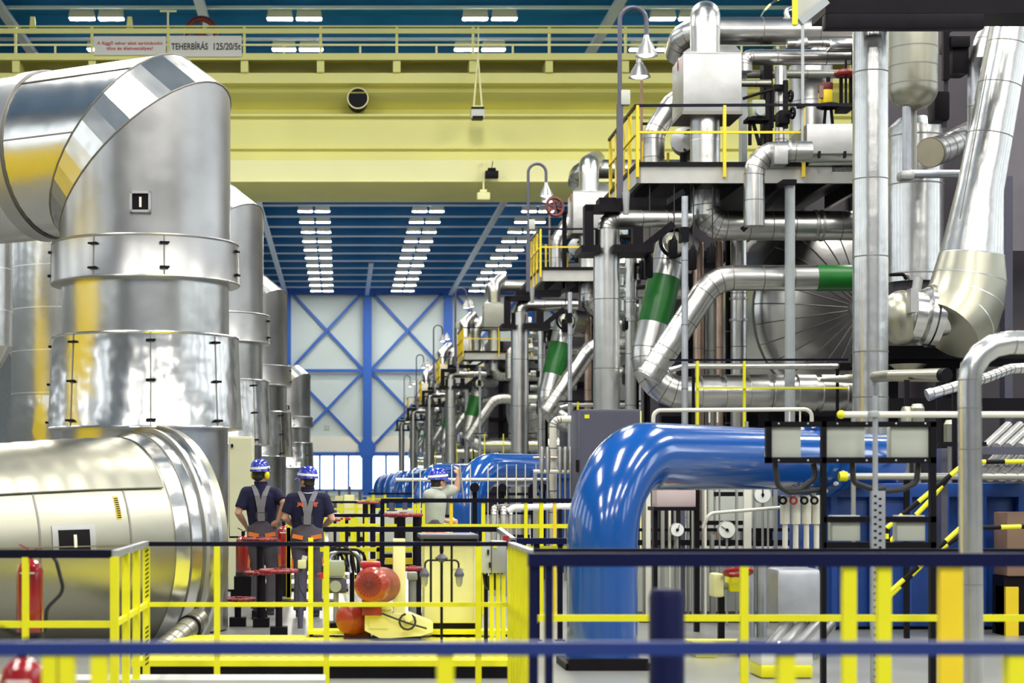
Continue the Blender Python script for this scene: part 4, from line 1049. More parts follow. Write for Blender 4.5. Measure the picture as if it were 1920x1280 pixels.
# overhead platform at the top right
t = thing('high_platform', 'dark steel platform at the top right edge with grey bracket and yellow post', 'platform', P(1700, 52, 25.6))
MB().pb(1548, 1846, 25, 53, 25.2, .2, c=.02).build('front_beam', 'dark_steel', t)
MB().pb(1548, 1960, -60, 24, 25.4, .75).build('under_deck', 'dark_steel', t)
m = MB(); a, b, c = P(1492, 47, 25.2), P(1546, 8, 25.2), P(1546, -50, 25.2); d = P(1492, -50, 25.2)
m.prism([a, b, c, d], (0, .12, 0)); m.build('side_plate', 'fascia', t)
MB().beam(P(1500, 42, 25.1), P(1550, 2, 25.1), .10).build('edge_channel', 'grey_paint', t)
MB().pb(1487, 1496, -50, 46, 25.05, .06).build('rail_post', 'yellow', t)
MB().pb(1506, 1512, -50, 30, 25.3, .06).build('rail_post', 'yellow', t)
# yellow and black striped dome at the top
t = thing('striped_dome', 'yellow and black striped rounded cap at the top edge beside the grey bracket', 'cap', P(1465, 32, 40))
k = 40; c_ = P(1482, 55, 40)
for i in range(8):
    a0, a1 = 1.0+i*.22, 1.0+(i+1)*.22
    m = MB(); R = S(62, 40); vs = []
    for a in (a0, a1):
        for th in range(9):
            e = math.pi/2*th/8; vs.append(c_+Vector((R*math.cos(a)*1.0, -R*.55*math.sin(e)*math.sin(a), R*math.sin(a)*(.85+.15*math.cos(e)))))
    fs = [(j, j+1, 9+j+1, 9+j) for j in range(8)]
    m.add(vs, fs); m.build('stripe', 'yellow' if i % 2 == 0 else 'dark', t, 60)
MB().pb(1440, 1545, 30, 36, 39.8, .8).build('base_ring', 'dark', t)
MB().pipe([P(1480, 40, 38.5), P(1470, 16, 38.5), P(1500, 14, 38.5)], .05, .1, 4, 10).build('bent_tube', 'alu_pipe', t)
# hanging drain vessel behind the riser
t = thing('drain_vessel', 'short upright silver vessel with rounded bottom, right of the tall riser', 'vessel', P(1712, 330, 29))
r = S(45, 29); zt1, zb1 = P(0, -40, 29).z, P(0, 168, 29).z
MB().lathe([(r, zt1), (r, zb1)]+[(r*math.cos(a*math.pi/16), zb1-r*.9*math.sin(a*math.pi/16)) for a in range(1, 8)]+[(.03, zb1-r*.9)], (P(1712, 0, 29).x, 29, 0), n=44).build('shell', 'alu_warm', t)
for py in (92, 126, 160): MB().ring(P(1712, py, 29), (0, 0, 1), r*1.008, .02, n=44).build('seam_ring', 'seam', t)
MB().pipe([P(1700, 200, 28.9), P(1700, 326, 28.9), P(1810, 326, 28.9)], S(8, 29), .08, 4, 16).build('drain_tube', 'galv', t)
MB().cyl(P(1714, 205, 29), P(1714, 330, 29), S(5, 29), n=14).build('drain_tube', 'tubes', t)
MB().pb(1690, 1716, 318, 336, 28.75, .3, c=.05).build('elbow_block', 'alu_box', t)
# large upright vessel
t = thing('upright_vessel', 'wide upright silver vessel behind the tall riser, ending at a dark ledge', 'vessel', P(1716, 530, 31.5))
r = S(52, 31.5); cx = P(1716, 0, 31.5).x
MB().lathe([(r, P(0, 530, 31.5).z), (r, P(0, 262, 31.5).z), (r*.96, P(0, 240, 31.5).z), (r*.6, P(0, 222, 31.5).z), (.05, P(0, 218, 31.5).z)], (cx, 31.5, 0), n=48).build('shell', 'alu', t)
for py in (258, 348, 515): MB().ring(P(1716, py, 31.5), (0, 0, 1), r*1.006, .025, n=48).build('seam_ring', 'seam', t)
MB().lathe([(r*.8, 0), (r*.8, P(0, 530, 31.5).z)], (cx, 31.5, 0), n=32).build('skirt', 'casing', t)
MB().pipe([P(1668, 515, 31), P(1694, 514, 31), P(1700, 524, 31)], .03, .05, 3, 8).build('handle', 'dark', t)
# stubby elbow
o = solo_pipe('stub_pipe', 'short thick silver pipe stub poking left from behind the slanting main', [(1744, 286, 29.6), (1770, 278, 30), (1830, 248, 31)], 27, bend=40, seam=.3)
MB().ring(P(1746, 285.5, 29.63), P(1770, 278, 30)-P(1744, 286, 29.6), S(28.5, 29.6), .06).build('end_ring', 'seam', o)
# the slanting main with its flared foot
t = thing('slanting_main', 'massive slanting silver pipe at the right edge flaring into a ringed foot with yellow glints', 'pipe', P(1800, 640, 28))
YS = 28.0
path = [P(1915, -60, YS), P(1893, 60, YS), P(1838, 355, YS), P(1822, 480, YS)]; rr = [S(36, YS), S(38, YS), S(43, YS), S(58, YS)]
m = MB(); m.sweep(path, rr, 44); m.build('upper_run', 'alu', t)
# flared lower elbow: gores turning towards the lower left
g = [P(1822, 478, YS), P(1818, 520, YS), P(1810, 560, YS), P(1798, 595, YS-.05), P(1776, 620, YS-.15)]; gr = [S(59, YS), S(67, YS), S(71, YS), S(72, YS), S(66, YS)]
m = MB(); m.sweep(g, gr, 44); m.build('flared_foot', 'alu_warm', t)
for p_, q_, r_ in zip(g[:-1], g[1:], gr): MB().ring(p_, q_-p_, r_*1.008, .018, n=44).build('gore_seam', 'bright_seam', t)
for f in (.08, .34, .66): 
    p_ = path[1].lerp(path[2], f); MB().ring(p_, path[2]-path[1], (S(38, YS)+(S(43, YS)-S(38, YS))*f)*1.01, .016, n=44).build('seam_ring', 'seam', t)
MB().beam(P(1850, 140, YS-.35), P(1800, 410, YS-.42), .015).build('lap_seam', 'seam', t)
m = MB(); m.sweep([P(1770, 580, YS), P(1735, 588, YS), P(1700, 595, YS), P(1672, 600, YS)], [S(50, YS), S(46, YS), S(44, YS), S(40, YS)], 36); m.build('side_nozzle', 'alu', t)
for (px, r_, w_) in ((1752, 60, .10), (1738, 57, .08), (1716, 50, .16)):
    MB().ring(P(px, 592, YS), (1, 0, -.15), S(r_, YS), w_, n=40).build('flange', 'alu_dent', t)
MB().sph(P(1690, 596, YS), (S(40, YS), S(46, YS), S(52, YS)), 28, 18).build('valve_bulb', 'alu_warm', t)
MB().pb(1708, 1722, 540, 585, YS-.6, .2).build('latch_plate', 'alu_box', t)
MB().cyl(P(1722, 520, YS), P(1716, 560, YS), S(9, YS)).build('lever', 'alu_box', t)
# crossing pipes at the far top right
o = solo_pipe('elbow_main', 'large dull silver elbow pipe at the top right corner', [(1990, 40, 30), (1880, 40, 30), (1862, 120, 30)], 44, bend=60, seam=.4)
solo_pipe('upright_pipe', 'slim upright galvanised pipe left of the slanting main', [(1824, 1100, 30.2), (1824, 110, 30.2)], 10, seam=.8, mats=('galv', 'seam'))
t = thing('valve_spindle', 'black valve spindle unit hanging behind the slanting main', 'valve', P(1795, 135, 30))
MB().pb(1786, 1818, 70, 138, 30, .4, c=.05).build('body', 'dark_steel', t); MB().pb(1783, 1820, 66, 88, 29.9, .6, c=.03).build('bonnet', 'dark', t)
MB().beam(P(1773, 55, 30), P(1773, 150, 30), .1).build('stem', 'dark', t); MB().pb(1752, 1782, 170, 225, 30, .4, c=.05).build('motor', 'dark', t)
MB().beam(P(1773, 150, 30.1), P(1770, 240, 30.1), .07).build('cable', 'rubber', t); MB().beam(P(1780, 60, 30.1), P(1780, -60, 30.1), .06).build('hanger', 'dark', t)
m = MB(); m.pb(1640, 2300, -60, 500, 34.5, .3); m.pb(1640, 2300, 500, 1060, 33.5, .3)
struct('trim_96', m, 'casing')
t = thing('wall_panel', 'grey-mauve sheet metal panel at the right edge behind the slanting main', 'panel', P(1905, 640, 32))
MB().pb(1872, 2300, 150, 470, 32, .15).build('sheet', 'mauve', t); MB().pb(1884, 1899, 330, 1080, 31.5, .25).build('strut', 'slate', t)
# dark ledge below the vessel
t = thing('steel_ledge', 'black steel ledge under the flared foot of the slanting main', 'ledge', P(1750, 770, 28.6))
MB().pb(1662, 1960, 648, 672, 28.7, 2.0).build('top_beam', 'dark', t)
MB().pb(1662, 1800, 668, 690, 29.2, 1.0).build('under_beam', 'dark_steel', t)
MB().pb(1668, 1960, 746, 770, 28.7, 1.5).build('lower_beam', 'dark', t)
for px in (1666, 1775, 1950): MB().pb(px, px+18, 660, 1110, 29.4, .3).build('leg', 'dark_steel', t)
MB().lathe([(S(35, 28), 0), (S(22, 28), -.09), (.05, -.1)], P(1702, 683, 28.6), (0, 0, 1), n=28).build('drip_pan', 'alu_warm', t)
# flat tapered conduit and the bent small pipe
t = thing('tapered_duct', 'long tapering silver sheet duct crossing behind the tall riser', 'duct', P(1650, 720, 24))
MB().cyl(P(1542, 711, 27.2), P(1598, 710, 26.6), S(5, 26), S(9, 26)).build('tip', 'alu_warm', t)
MB().sweep([P(1598, 710, 26.6), P(1672, 704, 25.2), P(1768, 703, 24.6)], [S(9, 26), S(11, 25), S(13, 25)], 22).build('tube', 'alu_warm', t)
MB().cyl(P(1766, 703, 24.6), P(1776, 703, 24.5), S(13, 25)).build('end_cap', 'dark', t)
for px in (1700, 1760): MB().beam(P(px, 712, 24.9), Vector((P(px, 712, 24.9).x, 24.9, 0)), .06).build('leg', 'dark_steel', t)
o = solo_pipe('slant_pipe', 'thin silver pipe rising to the right behind the near upright pipe', [(1746, 738, 20), (1800, 722, 20.2), (1850, 708, 20.6), (1895, 690, 21), (1990, 690, 21)], 10, bend=40, seam=.16, sw=.008)
MB().cyl(P(1738, 741, 20), P(1748, 737.5, 20), S(11.5, 20)).build('end_collar', 'alu_box', o)
MB().beam(P(1790, 726, 20.3), Vector((P(1790, 726, 20.3).x, 20.3, 0)), .05).build('leg', 'dark_steel', o)
# cream hand pipe and bundle of silver tubes
t = thing('handrail_tube', 'cream horizontal tube with a lime end knob above the black instrument frame', 'tube', P(1750, 785, 15))
MB().cyl(P(1580, 777, 15), P(2010, 777, 15), S(6, 15), n=14).build('tube', 'off_white', t); MB().sph(P(1577, 777, 15), S(8, 15), 14, 10).build('end_knob', 'yellow', t)
for px in (1600, 1950): MB().beam(P(px, 777, 15), Vector((P(px, 777, 15).x, 15, 0)), .03).build('leg', 'tubes', t)
for i in range(6):
    px = 1846+22*i
    o = MB().cyl(P(px, 838, 19), P(px+44, 797, 20.2), S(8, 19), n=18).build('bundle_tube', 'alu_pipe')
    tag(o, 'slanting silver tube end, %s in the upper row at the right edge' % ['first from left', 'second', 'third', 'fourth', 'fifth', 'sixth'][i], 'tube', 'upper row of slanting tubes')
    o = MB().cyl(P(px-4, 884, 19), P(px+34, 846, 20.2), S(9, 19), n=18).cyl(P(px-12, 893, 18.8), P(px-2, 882, 19), S(10, 19), n=18).build('bundle_tube', 'alu_box')
    tag(o, 'slanting silver tube with collar, %s in the lower row at the right edge' % ['first from left', 'second', 'third', 'fourth', 'fifth', 'sixth'][i], 'tube', 'lower row of slanting tubes')
t = thing('tube_rack', 'grey steel rack bar holding the slanting tubes at the right edge', 'rack', P(1880, 850, 19))
MB().pb(1835, 2010, 838, 851, 18.9, .3).build('bar', 'slate', t); MB().pb(1760, 1850, 828, 836, 18.6, .2).build('bar', 'dark', t)
for px in (1765, 1990): MB().pb(px, px+12, 840, 1192, 19, .2).build('leg', 'slate', t)
for i, (px, y0, y1, w_) in enumerate(((1783, 795, 835, 13), (1700, 770, 800, 11), (1720, 765, 800, 13))):
    o = MB().lathe([(S(w_, 22), 0), (S(w_, 22), S(y1-y0, 22)), (S(w_*.7, 22), S(y1-y0+8, 22))], P(px, y1, 22), (0, 0, 1), n=24).cyl(P(px, y1, 22), Vector((P(px, 0, 22).x, 22, 0)), S(w_*.5, 22)).build('standpipe', 'alu_warm')
    tag(o, ['short fat silver standpipe just left of the near upright pipe', 'silver standpipe behind the black frame, left of a fatter one', 'rounded silver standpipe behind the black frame, right of its pair'][i], 'standpipe')
# near upright pipe with bend
o = solo_pipe('upright_pipe', 'near silver upright pipe at the far right bending to the right edge', [(1823, 1400, 11.5), (1817, 642, 11.5), (2010, 642, 11.5)], 21.5, bend=75, seg=4, seam=0, n=32, sw=.01, mats=('alu', 'seam'))
for py in (712, 765, 842, 1095, 1220): MB().ring(P(1817+(py-642)*.008, py, 11.5), (0, 0, 1), S(22, 11.5), .006, n=32).build('seam_ring', 'seam', o)
MB().ring(P(1900, 642, 11.5), (1, 0, 0), S(22, 11.5), .006, n=32).build('seam_ring', 'seam', o)
# ================================================================== blue cooling water pipes
def blue_pipe(label):
    t = thing('cooling_pipe', label, 'pipe', P(1129, 1250, 16), 'blue cooling pipes')
    r = .307; z = 1.84
    A = Vector((P(1129, 0, 16).x, 16.0, 0.16)); B = Vector((A.x, 16.0, z)); C = P(1530, 860, 19.2); C.z = z
    m = MB(); path, _ = fillet([A, B, C], .78, 22); m.sweep(path, r, 56); m.build('bent_pipe', 'blue_pipe', t, 40)
    d = (C-B).normalized()
    MB().ring(C, d, r*1.28, .07, n=48).build('flange', 'blue_pipe', t)
    fl = MB().ring(C+d*.11, d, r*1.28, .07, n=48).build('flange', 'blue_pipe', t)
    u = Vector((0, 0, 1)); v = d.cross(u)
    for k in range(16):
        a = 2*math.pi*k/16; p = C+(u*math.cos(a)+v*math.sin(a))*r*1.14
        MB().cyl(p-d*.07, p+d*.18, .022, n=8).build('bolt', 'white', fl)
    MB().sweep([C+d*.1, C+d*1.6], r, 40).build('far_run', 'blue_pipe', t)
    MB().lathe([(r*1.05, .06), (r*1.05, .16)], A*1-Vector((0, 0, .16)), (0, 0, 1), n=48).build('foot_ring', 'blue_pipe', t)
    MB().bb(A.x-.36, A.x+.36, 15.65, 16.35, 0, .06).build('base_plate', 'dark', t)
    MB().bb(A.x-.34, A.x+.34, 15.62, 15.7, .0, .1).build('base_beam', 'dark_steel', t)
    # flow arrow sticker
    s_ = B.lerp(C, .60); nrm = Vector((d.y, -d.x, 0)).normalized()
    if nrm.y > 0: nrm = -nrm
    c = s_+(nrm*math.cos(.12)+u*math.sin(.12))*(r+.004)
    st = MB().beam(c-d*.085, c+d*.085, .004, .058, up=u).build('flow_sticker', 'sign_white', t)
    m = MB(); e = nrm*.004
    m.beam(c+e-d*.05, c+e+d*.01, .003, .018, up=u); m.prism([c+e+d*.01+u*.02, c+e+d*.055, c+e+d*.01-u*.02], nrm*.003); m.build('arrow', 'black_text', st)
    return t
bp0 = blue_pipe('big glossy blue bent pipe with arrow sticker, nearest in the right foreground')
for i, (dy, lb) in enumerate(((17, 'second blue bent pipe, behind the worker in grey'), (34, 'third blue bent pipe, left of and behind the worker in grey'), (51, 'fourth blue bent pipe back, small between railings'), (68, 'fifth blue bent pipe back, hazy near the far windows'), (79, 'sixth blue bent pipe back, tiny near the far windows'), (98, 'farthest blue bent pipe, tiny below the far windows'))):
    copy_tree(bp0, (0, dy, 0), lb)
# dark blue switch cabinet behind the big blue bend
t = thing('control_cabinet', 'slate grey cabinet with a small yellow label above the big blue bend', 'cabinet', P(1142, 1050, 29))
MB().pb(1084, 1201, 767, 1040, 29, .9, c=.015).build('body', 'slate', t); MB().pb(1086, 1199, 1040, 1094.7, 29.05, .8).build('plinth', 'dark', t)
MB().pb(1096, 1105, 777, 784, 28.985, .02).build('label_plate', 'yellow', t)
MB().pb(1080, 1086, 862, 885, 28.95, .05).build('handle', 'dark', t)
MB().pb(1088, 1197, 771, 1036, 28.99, .02).build('door', 'slate', t)
MB().pb(1200, 1203, 770, 1036, 28.98, .05).build('edge_trim', 'cream', t)
# white bent pipe and standpipes left of it
o = solo_pipe('bent_pipe', 'small white bent pipe left of the slate cabinet', [(1037, 1000, 30.5), (1037, 786, 30.5), (1084, 786, 30.5)], 7, bend=14, seam=.4, mats=('off_white', 'seam'))
MB().cyl(P(1037, 1000, 30.5), Vector((P(1037, 0, 30.5).x, 30.5, 0)), S(7, 30)).build('lower_run', 'off_white', o)
for i, px in enumerate((1016, 1027, 1050, 1060, 1070)):
    o = MB().lathe([(S(5, 30), 0), (S(5, 30), S(40, 30)), (S(3, 30), S(48, 30))], P(px, 885, 30), (0, 0, 1), n=16).cyl(P(px, 885, 30), Vector((P(px, 0, 30).x, 30, 0)), S(2.5, 30)).build('standpipe', 'alu_box')
    tag(o, 'little silver standpipe below the white bent pipe, %s from left' % ['first', 'second', 'third', 'fourth', 'fifth'][i], 'standpipe', 'standpipes under the white bent pipe')
t = thing('manifold', 'level pale manifold tube under the little standpipes', 'pipe', P(1045, 890, 30))
MB().cyl(P(1000, 884, 30), P(1085, 884, 30), S(4, 30)).build('tube', 'off_white', t); MB().cyl(P(1000, 858, 30.4), P(1085, 858, 30.4), S(2.5, 30)).build('copper_tube', 'copper', t)
for px in (1003, 1082): MB().beam(P(px, 884, 30), Vector((P(px, 0, 30).x, 30, 0)), .06).build('leg', 'tubes', t)
# dark blue tank at the right
t = thing('blue_tank', 'large dark blue ribbed steel tank standing behind the black instrument frame', 'tank', P(1740, 1200, 20))
MB().pb(1548, 1990, 910, 1175, 20, 2.5, c=.03).build('body', 'blue_tank', t)
MB().pb(1540, 2000, 905, 932, 19.9, 2.7, c=.02).build('top_flange', 'blue_tank', t)
for px in range(1560, 1990, 70): MB().pb(px, px+10, 930, 1172, 19.9, .12).build('rib', 'blue_tank', t)
MB().bb(P(1552, 0, 20).x, P(1990, 0, 20).x, 20.05, 22.4, 0, .06).build('base', 'dark', t)
a_, b_ = P(1560, 0, 20).x, P(1980, 0, 20).x
m = MB().bb(a_, b_, 20.05, 22.4, .05, .10); m.build('skid', 'blue_tank', t)
text_obj('lettering', 'MODEL', P(1730, 1070, 19.88), S(11, 20), 'white', t, S(62, 20)) if False else None
# pale brown case right of tank
t = thing('brown_case', 'brown and amber case at the right edge in front of the blue tank', 'case', P(1905, 1200, 19))
MB().pb(1888, 1990, 960, 1080, 19.2, .4, c=.02).build('body', 'brown_panel', t); MB().pb(1886, 1910, 1100, 1210, 19.2, .3).build('amber_door', 'amber', t); MB().bb(P(1886, 0, 19.2).x, P(1990, 0, 19.2).x, 19.25, 19.6, 0, P(0, 1080, 19.2).z).build('stand', 'dark_steel', t)
# black and yellow striped guard bars
def striped(name, label, pts, r, Y, n):
    t = thing(name, label, 'guard bar', P(pts[0][0], pts[0][1], Y), 'striped guard bars')
    for (x0, y0), (x1, y1) in zip(pts, pts[1:]):
        L = math.hypot(x1-x0, y1-y0); q = max(2, int(L/n))
        for i in range(q):
            f0, f1 = i/q, (i+1)/q
            MB().cyl(P(x0+(x1-x0)*f0, y0+(y1-y0)*f0, Y), P(x0+(x1-x0)*f1, y0+(y1-y0)*f1, Y), S(r, Y), n=10).build('stripe', 'yellow' if i % 2 == 0 else 'dark', t)
    return t
striped('guard_bar', 'upper black and yellow striped bar slanting up right before the blue tank', [(1662, 1010), (1662, 990), (1812, 866), (1990, 864)], 4.5, 18.0, 34)
striped('guard_bar', 'second striped bar just below the upper one, slanting up right', [(1668, 1016), (1742, 940), (1790, 880)], 4.5, 18.4, 30)
striped('guard_bar', 'lower black and yellow striped bar slanting up right before the blue tank', [(1668, 1110), (1800, 990), (1990, 985)], 4.5, 18.0, 34)
striped('guard_bar', 'lowest striped bar slanting up right at the foot of the tank', [(1666, 1120), (1752, 1036), (1800, 1005)], 4.5, 18.4, 30)
m = MB().beam(P(1664, 990, 18.2), Vector((P(1664, 0, 18.2).x, 18.2, 0)), .04); m.beam(P(1985, 864, 18.2), Vector((P(1985, 0, 18.2).x, 18.2, 0)), .04)
tag(m.build('guard_stand', 'dark_steel'), 'thin dark stand carrying the striped bars', 'stand')
o = solo_pipe('level_pipe', 'dull grey level pipe with yellow end ring in front of the tank top', [(1575, 893, 18.8), (2000, 893, 18.8)], 6.5, seam=0, mats=('tubes',))
MB().cyl(P(1573, 893, 18.8), P(1588, 893, 18.8), S(9, 18.8)).build('end_ring', 'yellow', o)
MB().beam(P(1700, 893, 18.9), Vector((P(1700, 0, 18.9).x, 18.9, 0)), .05).build('leg', 'dark_steel', o)
# black instrument frame
t = thing('instrument_stand', 'black steel frame holding pale instrument boxes above the railing at right', 'frame', P(1650, 1290, 14))
YI = 14.0
for (x0, x1, y0, y1) in ((1437, 1756, 790, 800), (1437, 1756, 857, 868), (1437, 1447, 790, 868), (1541, 1550, 790, 1300), (1745, 1756, 790, 1300), (1545, 1756, 968, 979), (1545, 1756, 1016, 1028)):
    MB().pb(x0, x1, y0, min(y1, 1298), YI, .06).build('frame_bar', 'dark', t)
for (x0, x1, y0, y1, nm) in ((1447, 1502, 800, 858, 'a'), (1550, 1622, 800, 858, 'b'), (1671, 1741, 800, 858, 'c'), (1560, 1613, 966, 1014, 'd'), (1682, 1735, 966, 1014, 'e')):
    MB().pb(x0, x1, y0, y1, YI+.03, .12, c=.006).build('instrument_box', 'panel_grey', t)
for i in range(6): MB().sph(P(1460+i*55, 794, YI-.005), .008, 8, 6).build('screw', 'galv', t); MB().sph(P(1460+i*55, 863, YI-.005), .008, 8, 6).build('screw', 'galv', t)
for pts in ([(1453, 868), (1458, 910), (1480, 923), (1545, 918)], [(1525, 868), (1530, 895), (1500, 918), (1470, 918)], [(1598, 868), (1600, 905), (1640, 918), (1660, 915)], [(1722, 868), (1718, 905), (1690, 918), (1650, 922)]):
    MB().pipe([P(a, b, YI+.08) for a, b in pts], .022, .06, 5, 10).build('cable_bend', 'rubber', t)
# perforated steel upright
t = thing('perforated_post', 'grey perforated steel channel upright with a thin pipe on top', 'post', P(1647, 1290, 13.6))
MB().pb(1635, 1660, 920, 1297, 13.6, .05).build('channel', 'galv', t)
for py in range(928, 1290, 13):
    for q, dx in enumerate((4, 13)): MB().pb(1635+dx, 1635+dx+5, py+q*5, py+q*5+4, 13.596, .01).build('slot', 'dark', t) if py < 1180 or q == 0 else None
MB().cyl(P(1641, 935, 13.65), P(1641, 742, 13.65), S(5, 13.6), n=14).build('thin_pipe', 'galv', t)
MB().pb(1633, 1650, 770, 782, 13.6, .1, c=.01).build('clamp', 'grey_paint', t)
# gauges and tubing between the blue pipe and the tank
def gauge(px, py, r, Y, ang, label):
    t = thing('pressure_gauge', label, 'gauge', P(px, py+r+6, Y), 'round white gauges'); c = P(px, py, Y)
    MB().cyl(c, c+Vector((0, .06, 0)), S(r, Y), n=32).build('case', 'tubes', t)
    MB().cyl(c+Vector((0, -.004, 0)), c, S(r*.92, Y), n=32).build('dial', 'gauge_face', t)
    d = Vector((math.sin(ang), 0, math.cos(ang))); MB().beam(c-d*S(r*.3, Y)+Vector((0, -.008, 0)), c+d*S(r*.8, Y)+Vector((0, -.008, 0)), S(2.2, Y), .004).sph(c+Vector((0, -.008, 0)), S(3, Y), 10, 6).build('needle', 'dark', t)
    MB().cyl(P(px, py+r-1, Y+.03), P(px, 1265, Y+.03), .014, n=10).build('stem', 'tubes', t)
gauge(1430, 927, 16.5, 20.5, 0, 'round white gauge with upright needle under the blue pipe at right')
gauge(1363, 993, 16.5, 20.5, -1.0, 'round white gauge with tilted needle, lower and left of the other')
gauge(1270, 993, 13, 21, .4, 'yellowish gauge half hidden behind thin bars right of the blue bend')
t = thing('instrument_rack', 'rack of thin grey tubes and plates behind the big blue bend', 'rack', P(1340, 1180, 21))
for px, w_, mt in ((1208, 5, 'tubes'), (1216, 8, 'off_white'), (1226, 5, 'slate'), (1231, 3, 'alu_pipe'), (1243, 6, 'tubes'), (1256, 4, 'off_white'), (1266, 3, 'alu_pipe'), (1281, 7, 'slate'), (1291, 4, 'tubes'), (1300, 5, 'tubes'), (1307, 9, 'slate'), (1318, 3, 'tubes'), (1323, 4, 'off_white'), (1341, 3, 'tubes'), (1350, 2, 'alu_pipe'), (1382, 4, 'tubes'), (1402, 14, 'off_white'), (1415, 4, 'tubes'), (1455, 6, 'tubes')):
    Yq = 21+((px*7) % 10)*.06
    MB().pb(px-w_/2, px+w_/2, 900, 1180, Yq, .05).build('upright_tube', mt, t)
for y0, y1, x0, x1, mt in ((990, 996, 1195, 1480, 'dark'), (1012, 1022, 1195, 1480, 'dark'), (976, 984, 1310, 1400, 'dark'), (922, 930, 1340, 1400, 'dark'), (1024, 1032, 1310, 1480, 'white')):
    MB().pb(x0, x1, y0, y1, 21.4, .06).build('cross_bar', mt, t)
for y0, y1, x0, x1 in ((905, 990, 1330, 1480), (1032, 1150, 1195, 1480)): MB().pb(x0, x1, y0, y1, 22.2, .1).build('back_plate', 'panel_grey', t)
for px in (1200, 1475): MB().pb(px, px+8, 1170, 1162+4, 21.5, .1).build('foot', 'dark', t) if False else None
MB().bb(P(1200, 0, 21).x, P(1480, 0, 21).x, 21, 22, 0, .06).build('base', 'dark_steel', t)
MB().bb(P(1340, 0, 21).x, P(1346, 0, 21).x, 21.2, 21.3, 0, 1).build('upright_tube', 'tubes', t)
o = solo_pipe('sample_pipe', 'cream slanting sample pipe in front of the gauges', [(1318, 990, 20), (1330, 962, 20), (1478, 950, 20.3)], 3.2, bend=16, seam=0, mats=('off_white',))
MB().beam(P(1440, 953, 20.2), P(1440, 1200, 20.2), .02).build('leg', 'tubes', o)
t = thing('junction_box', 'blank pinkish box under the bend of the big blue pipe', 'box', P(1268, 952, 19.6))
MB().pb(1231, 1305, 906, 952, 19.6, .3, c=.02).build('body', 'pink_grey', t); MB().pb(1226, 1310, 950, 957, 19.55, .4).build('shelf', 'dark_steel', t); MB().pb(1303, 1312, 905, 1210, 19.7, .08).build('post', 'dark_steel', t); MB().pb(1226, 1233, 950, 1210, 19.7, .08).build('post', 'dark_steel', t)
for i, px in enumerate((1472, 1492, 1512, 1531)):
    o = MB().lathe([(S(9, 19), 0), (S(9, 19), S(48, 19)), (S(6, 19), S(54, 19))], P(px, 982, 19), (0, 0, 1), n=20).cyl(P(px, 982, 19), P(px, 1030, 19), S(5, 19)).build('filter_pot', 'off_white')
    MB().torus(P(px-4, 938, 18.85), (0, 1, 0), S(6, 19), .012).build('valve_wheel', 'red' if i == 1 else 'dark', o)
    MB().cyl(P(px, 1030, 19), Vector((P(px, 0, 19).x, 19, 0)), S(3, 19)).build('leg', 'tubes', o)
    tag(o, 'pale filter pot with small %s wheel, %s of four beside the frame' % ('red' if i == 1 else 'black', ['first', 'second', 'third', 'last'][i]), 'filter', 'filter pots beside the frame')
t = thing('steel_tank', 'square brushed steel tank right of the yellow post, below the gauges', 'tank', P(1497, 1225, 17.5))
MB().pb(1457, 1541, 1066, 1160, 17.5, .5, c=.06).build('body', 'galv', t); MB().pb(1465, 1475, 1158, 1219, 17.6, .1).build('leg', 'tubes', t); MB().pb(1525, 1535, 1158, 1219, 17.6, .1).build('leg', 'tubes', t)
for i, px in enumerate((1405, 1428)):
    o = MB().cyl(P(px, 1205, 18.4), P(px, 1060, 18.4), S(10, 18), n=20).build('standpipe', 'galv')
    tag(o, 'blue-grey standpipe %s of the pair left of the steel tank' % ['left', 'right'][i], 'standpipe')
t = thing('globe_valve', 'small pale yellow valve casting with red wheel below the rail', 'valve', P(1365, 1130, 18))
MB().pb(1338, 1358, 1075, 1120, 18, .25, c=.03).build('casting', 'cream', t); MB().pb(1368, 1394, 1080, 1110, 18, .25, c=.03).build('casting', 'yellow', t); MB().torus(P(1384, 1072, 17.9), (0, .3, 1), S(24, 18), .025).build('handwheel', 'red', t)
MB().cyl(P(1340, 1098, 18.1), P(1395, 1098, 18.1), S(7, 18)).build('nozzle', 'sage', t); MB().beam(P(1352, 1118, 18.1), Vector((P(1352, 0, 18.1).x, 18.1, 0)), .06).build('leg', 'dark', t)
# wrapped covers and yellow block at the floor
t = thing('metal_cover', 'shallow round silver cover lying low in front of the gauges', 'cover', P(1430, 1220, 17))
MB().lathe([(S(50, 17), 0), (S(55, 17), .09), (S(46, 17), .12), (.05, .13)], P(1432, 1222, 17), (0, 0, 1), n=36).build('pan', 'alu_dent', t); MB().bb(P(1400, 0, 17).x, P(1460, 0, 17).x, 16.9, 17.2, 0, P(0, 1222, 17).z).build('stand', 'dark_steel', t)
for i in range(4):
    o = MB().cyl(P(1440+i*26, 1218, 16.6), P(1478+i*26, 1172, 17.6), S(12, 17), n=20).cyl(P(1446+i*26, 1214, 16.8), Vector((P(1446+i*26, 0, 16.8).x, 16.8, 0)), .03).build('slanted_tube', 'alu_pipe')
    tag(o, 'slanting silver tube low beside the round cover, %s from left' % ['first', 'second', 'third', 'fourth'][i], 'tube', 'slanting tubes by the round cover')
t = thing('yellow_bollard', 'squat yellow block with pale top near the bottom edge right of centre', 'bollard', P(1475, 1270, 15))
MB().pb(1427, 1525, 1247, 1271, 15, .45, c=.02).build('base', 'yellow', t); MB().pb(1427, 1525, 1224, 1248, 15.01, .43, c=.02).build('top', 'off_white', t)
t = thing('yellow_kerb', 'yellow kerb beam along the floor behind the yellow post at right', 'kerb', P(1330, 1240, 16.8))
MB().pb(1305, 1345, 1205, 1232, 16.8, .3).build('block', 'yellow', t); MB().bb(P(1290, 0, 17).x, P(1540, 0, 17).x, 17, 17.2, 0, .14).build('beam', 'yellow', t)
